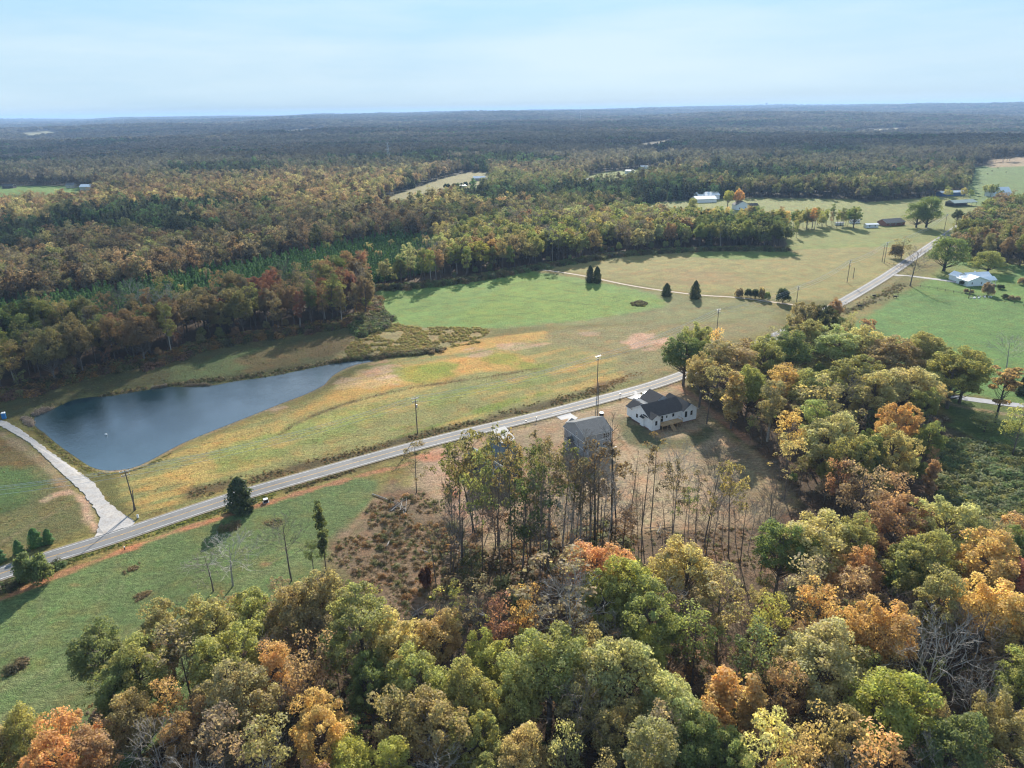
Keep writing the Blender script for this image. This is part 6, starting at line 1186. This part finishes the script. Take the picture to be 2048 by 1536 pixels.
# ================================================================== CLOUDS (above and beyond the picture's top) AND AIR
t = NT('cloud'); t.m.use_nodes = True
tr_ = t.add('ShaderNodeBsdfTransparent'); df = t.add('ShaderNodeBsdfDiffuse', {'Color': (.92, .93, .95, 1)}); ts = t.add('ShaderNodeBsdfTranslucent', {'Color': (.92, .93, .95, 1)}); ms = t.add('ShaderNodeMixShader', {0: .5}); t.l.new(df.outputs[0], ms.inputs[1]); t.l.new(ts.outputs[0], ms.inputs[2])
mq = t.add('ShaderNodeMixShader', {0: t.rng(t.noise(.012, 4, .55), .35, .65, .15, .5)}); t.l.new(tr_.outputs[0], mq.inputs[1]); t.l.new(ms.outputs[0], mq.inputs[2]); t.l.new(mq.outputs[0], t.out.inputs[0]); M_cloud = t.m
def cloud(gx, gy, alt, rx, ry, rz, seed, label, thick=.12):
    """a flat-bottomed lumpy cloud whose shade falls round the ground point gx, gy"""
    s = alt / sin(SUN_EL); cx_, cy_ = gx + sdir.x * s, gy + sdir.y * s
    u = np.linspace(0, 2 * pi, 49)[:-1]; w = np.linspace(0, pi, 21)[1:-1]; V = [(0, 0, 1)]; 
    for a in w:
        for b in u: V.append((sin(a) * cos(b), sin(a) * sin(b), cos(a)))
    V.append((0, 0, -1)); V = np.array(V, float); ang = np.arctan2(V[:, 1], V[:, 0])
    k = .72 + .62 * fbm(V[:, 0] * 1.9 + seed * 7, V[:, 1] * 1.9 + V[:, 2] * .6, seed, 4) 
    P = V * k[:, None] * np.array([rx, ry, 1]); P[:, 2] = np.where(V[:, 2] < 0, V[:, 2] * .3, V[:, 2] * (1 + .5 * fbm(V[:, 0] * 4, V[:, 1] * 4, seed + 3, 3))) * min(rx, ry) * thick
    F_ = []; n = 48
    for i in range(n): F_.append((0, 1 + i, 1 + (i + 1) % n)); e = len(V) - 1; F_.append((e, e - n + (i + 1) % n, e - n + i))
    for r in range(len(w) - 1):
        for i in range(n): a = 1 + r * n; F_.append((a + i, a + n + i, a + n + (i + 1) % n, a + (i + 1) % n))
    me = bpy.data.meshes.new('cloud'); me.from_pydata([tuple(p) for p in P.tolist()], [], F_); me.materials.append(M_cloud); me.polygons.foreach_set('use_smooth', [True] * len(me.polygons))
    o = link('cloud', me); o.location = (cx_, cy_, alt); o.rotation_euler = (0, 0, rz); tag(o, label, 'cloud', 'clouds above the picture'); return o
cloud(-165, 275, 900, 100, 74, .1, 1, 'thin cloud above the picture whose shade lies on the pond wood')
cloud(-330, 560, 1100, 330, 95, .1, 6, 'thin cloud above the picture shading the left middle forest')
cloud(-250, 2250, 1500, 2100, 760, .05, 3, 'broad cloud above the picture shading the distant forest')
cloud(900, 1900, 1500, 1000, 420, -.1, 4, 'cloud above the picture shading the forest far right')
cloud(-700, 4300, 1700, 2100, 1000, 0, 5, 'very broad cloud above the picture near the horizon')
def haze(density):
    m = bpy.data.materials.new('haze'); m.use_nodes = True; n = m.node_tree.nodes; n.clear(); o_ = n.new('ShaderNodeOutputMaterial'); v = n.new('ShaderNodeVolumePrincipled')
    v.inputs['Color'].default_value = (.43, .65, 1, 1); v.inputs['Density'].default_value = density; v.inputs['Anisotropy'].default_value = .1
    m.node_tree.links.new(v.outputs[0], o_.inputs['Volume'])
    b = MB().box(-34000, 34000, -34000, 34000, float(GZ.min()) - 8, HAZE_TOP); link('haze', b.mesh('haze', m), kind='stuff')
HAZE_TOP = max(float(GZ.max()) + 34, 140)
haze(.000072)
print('terrain', GZ.min(), GZ.max(), 'forest', NFOREST)
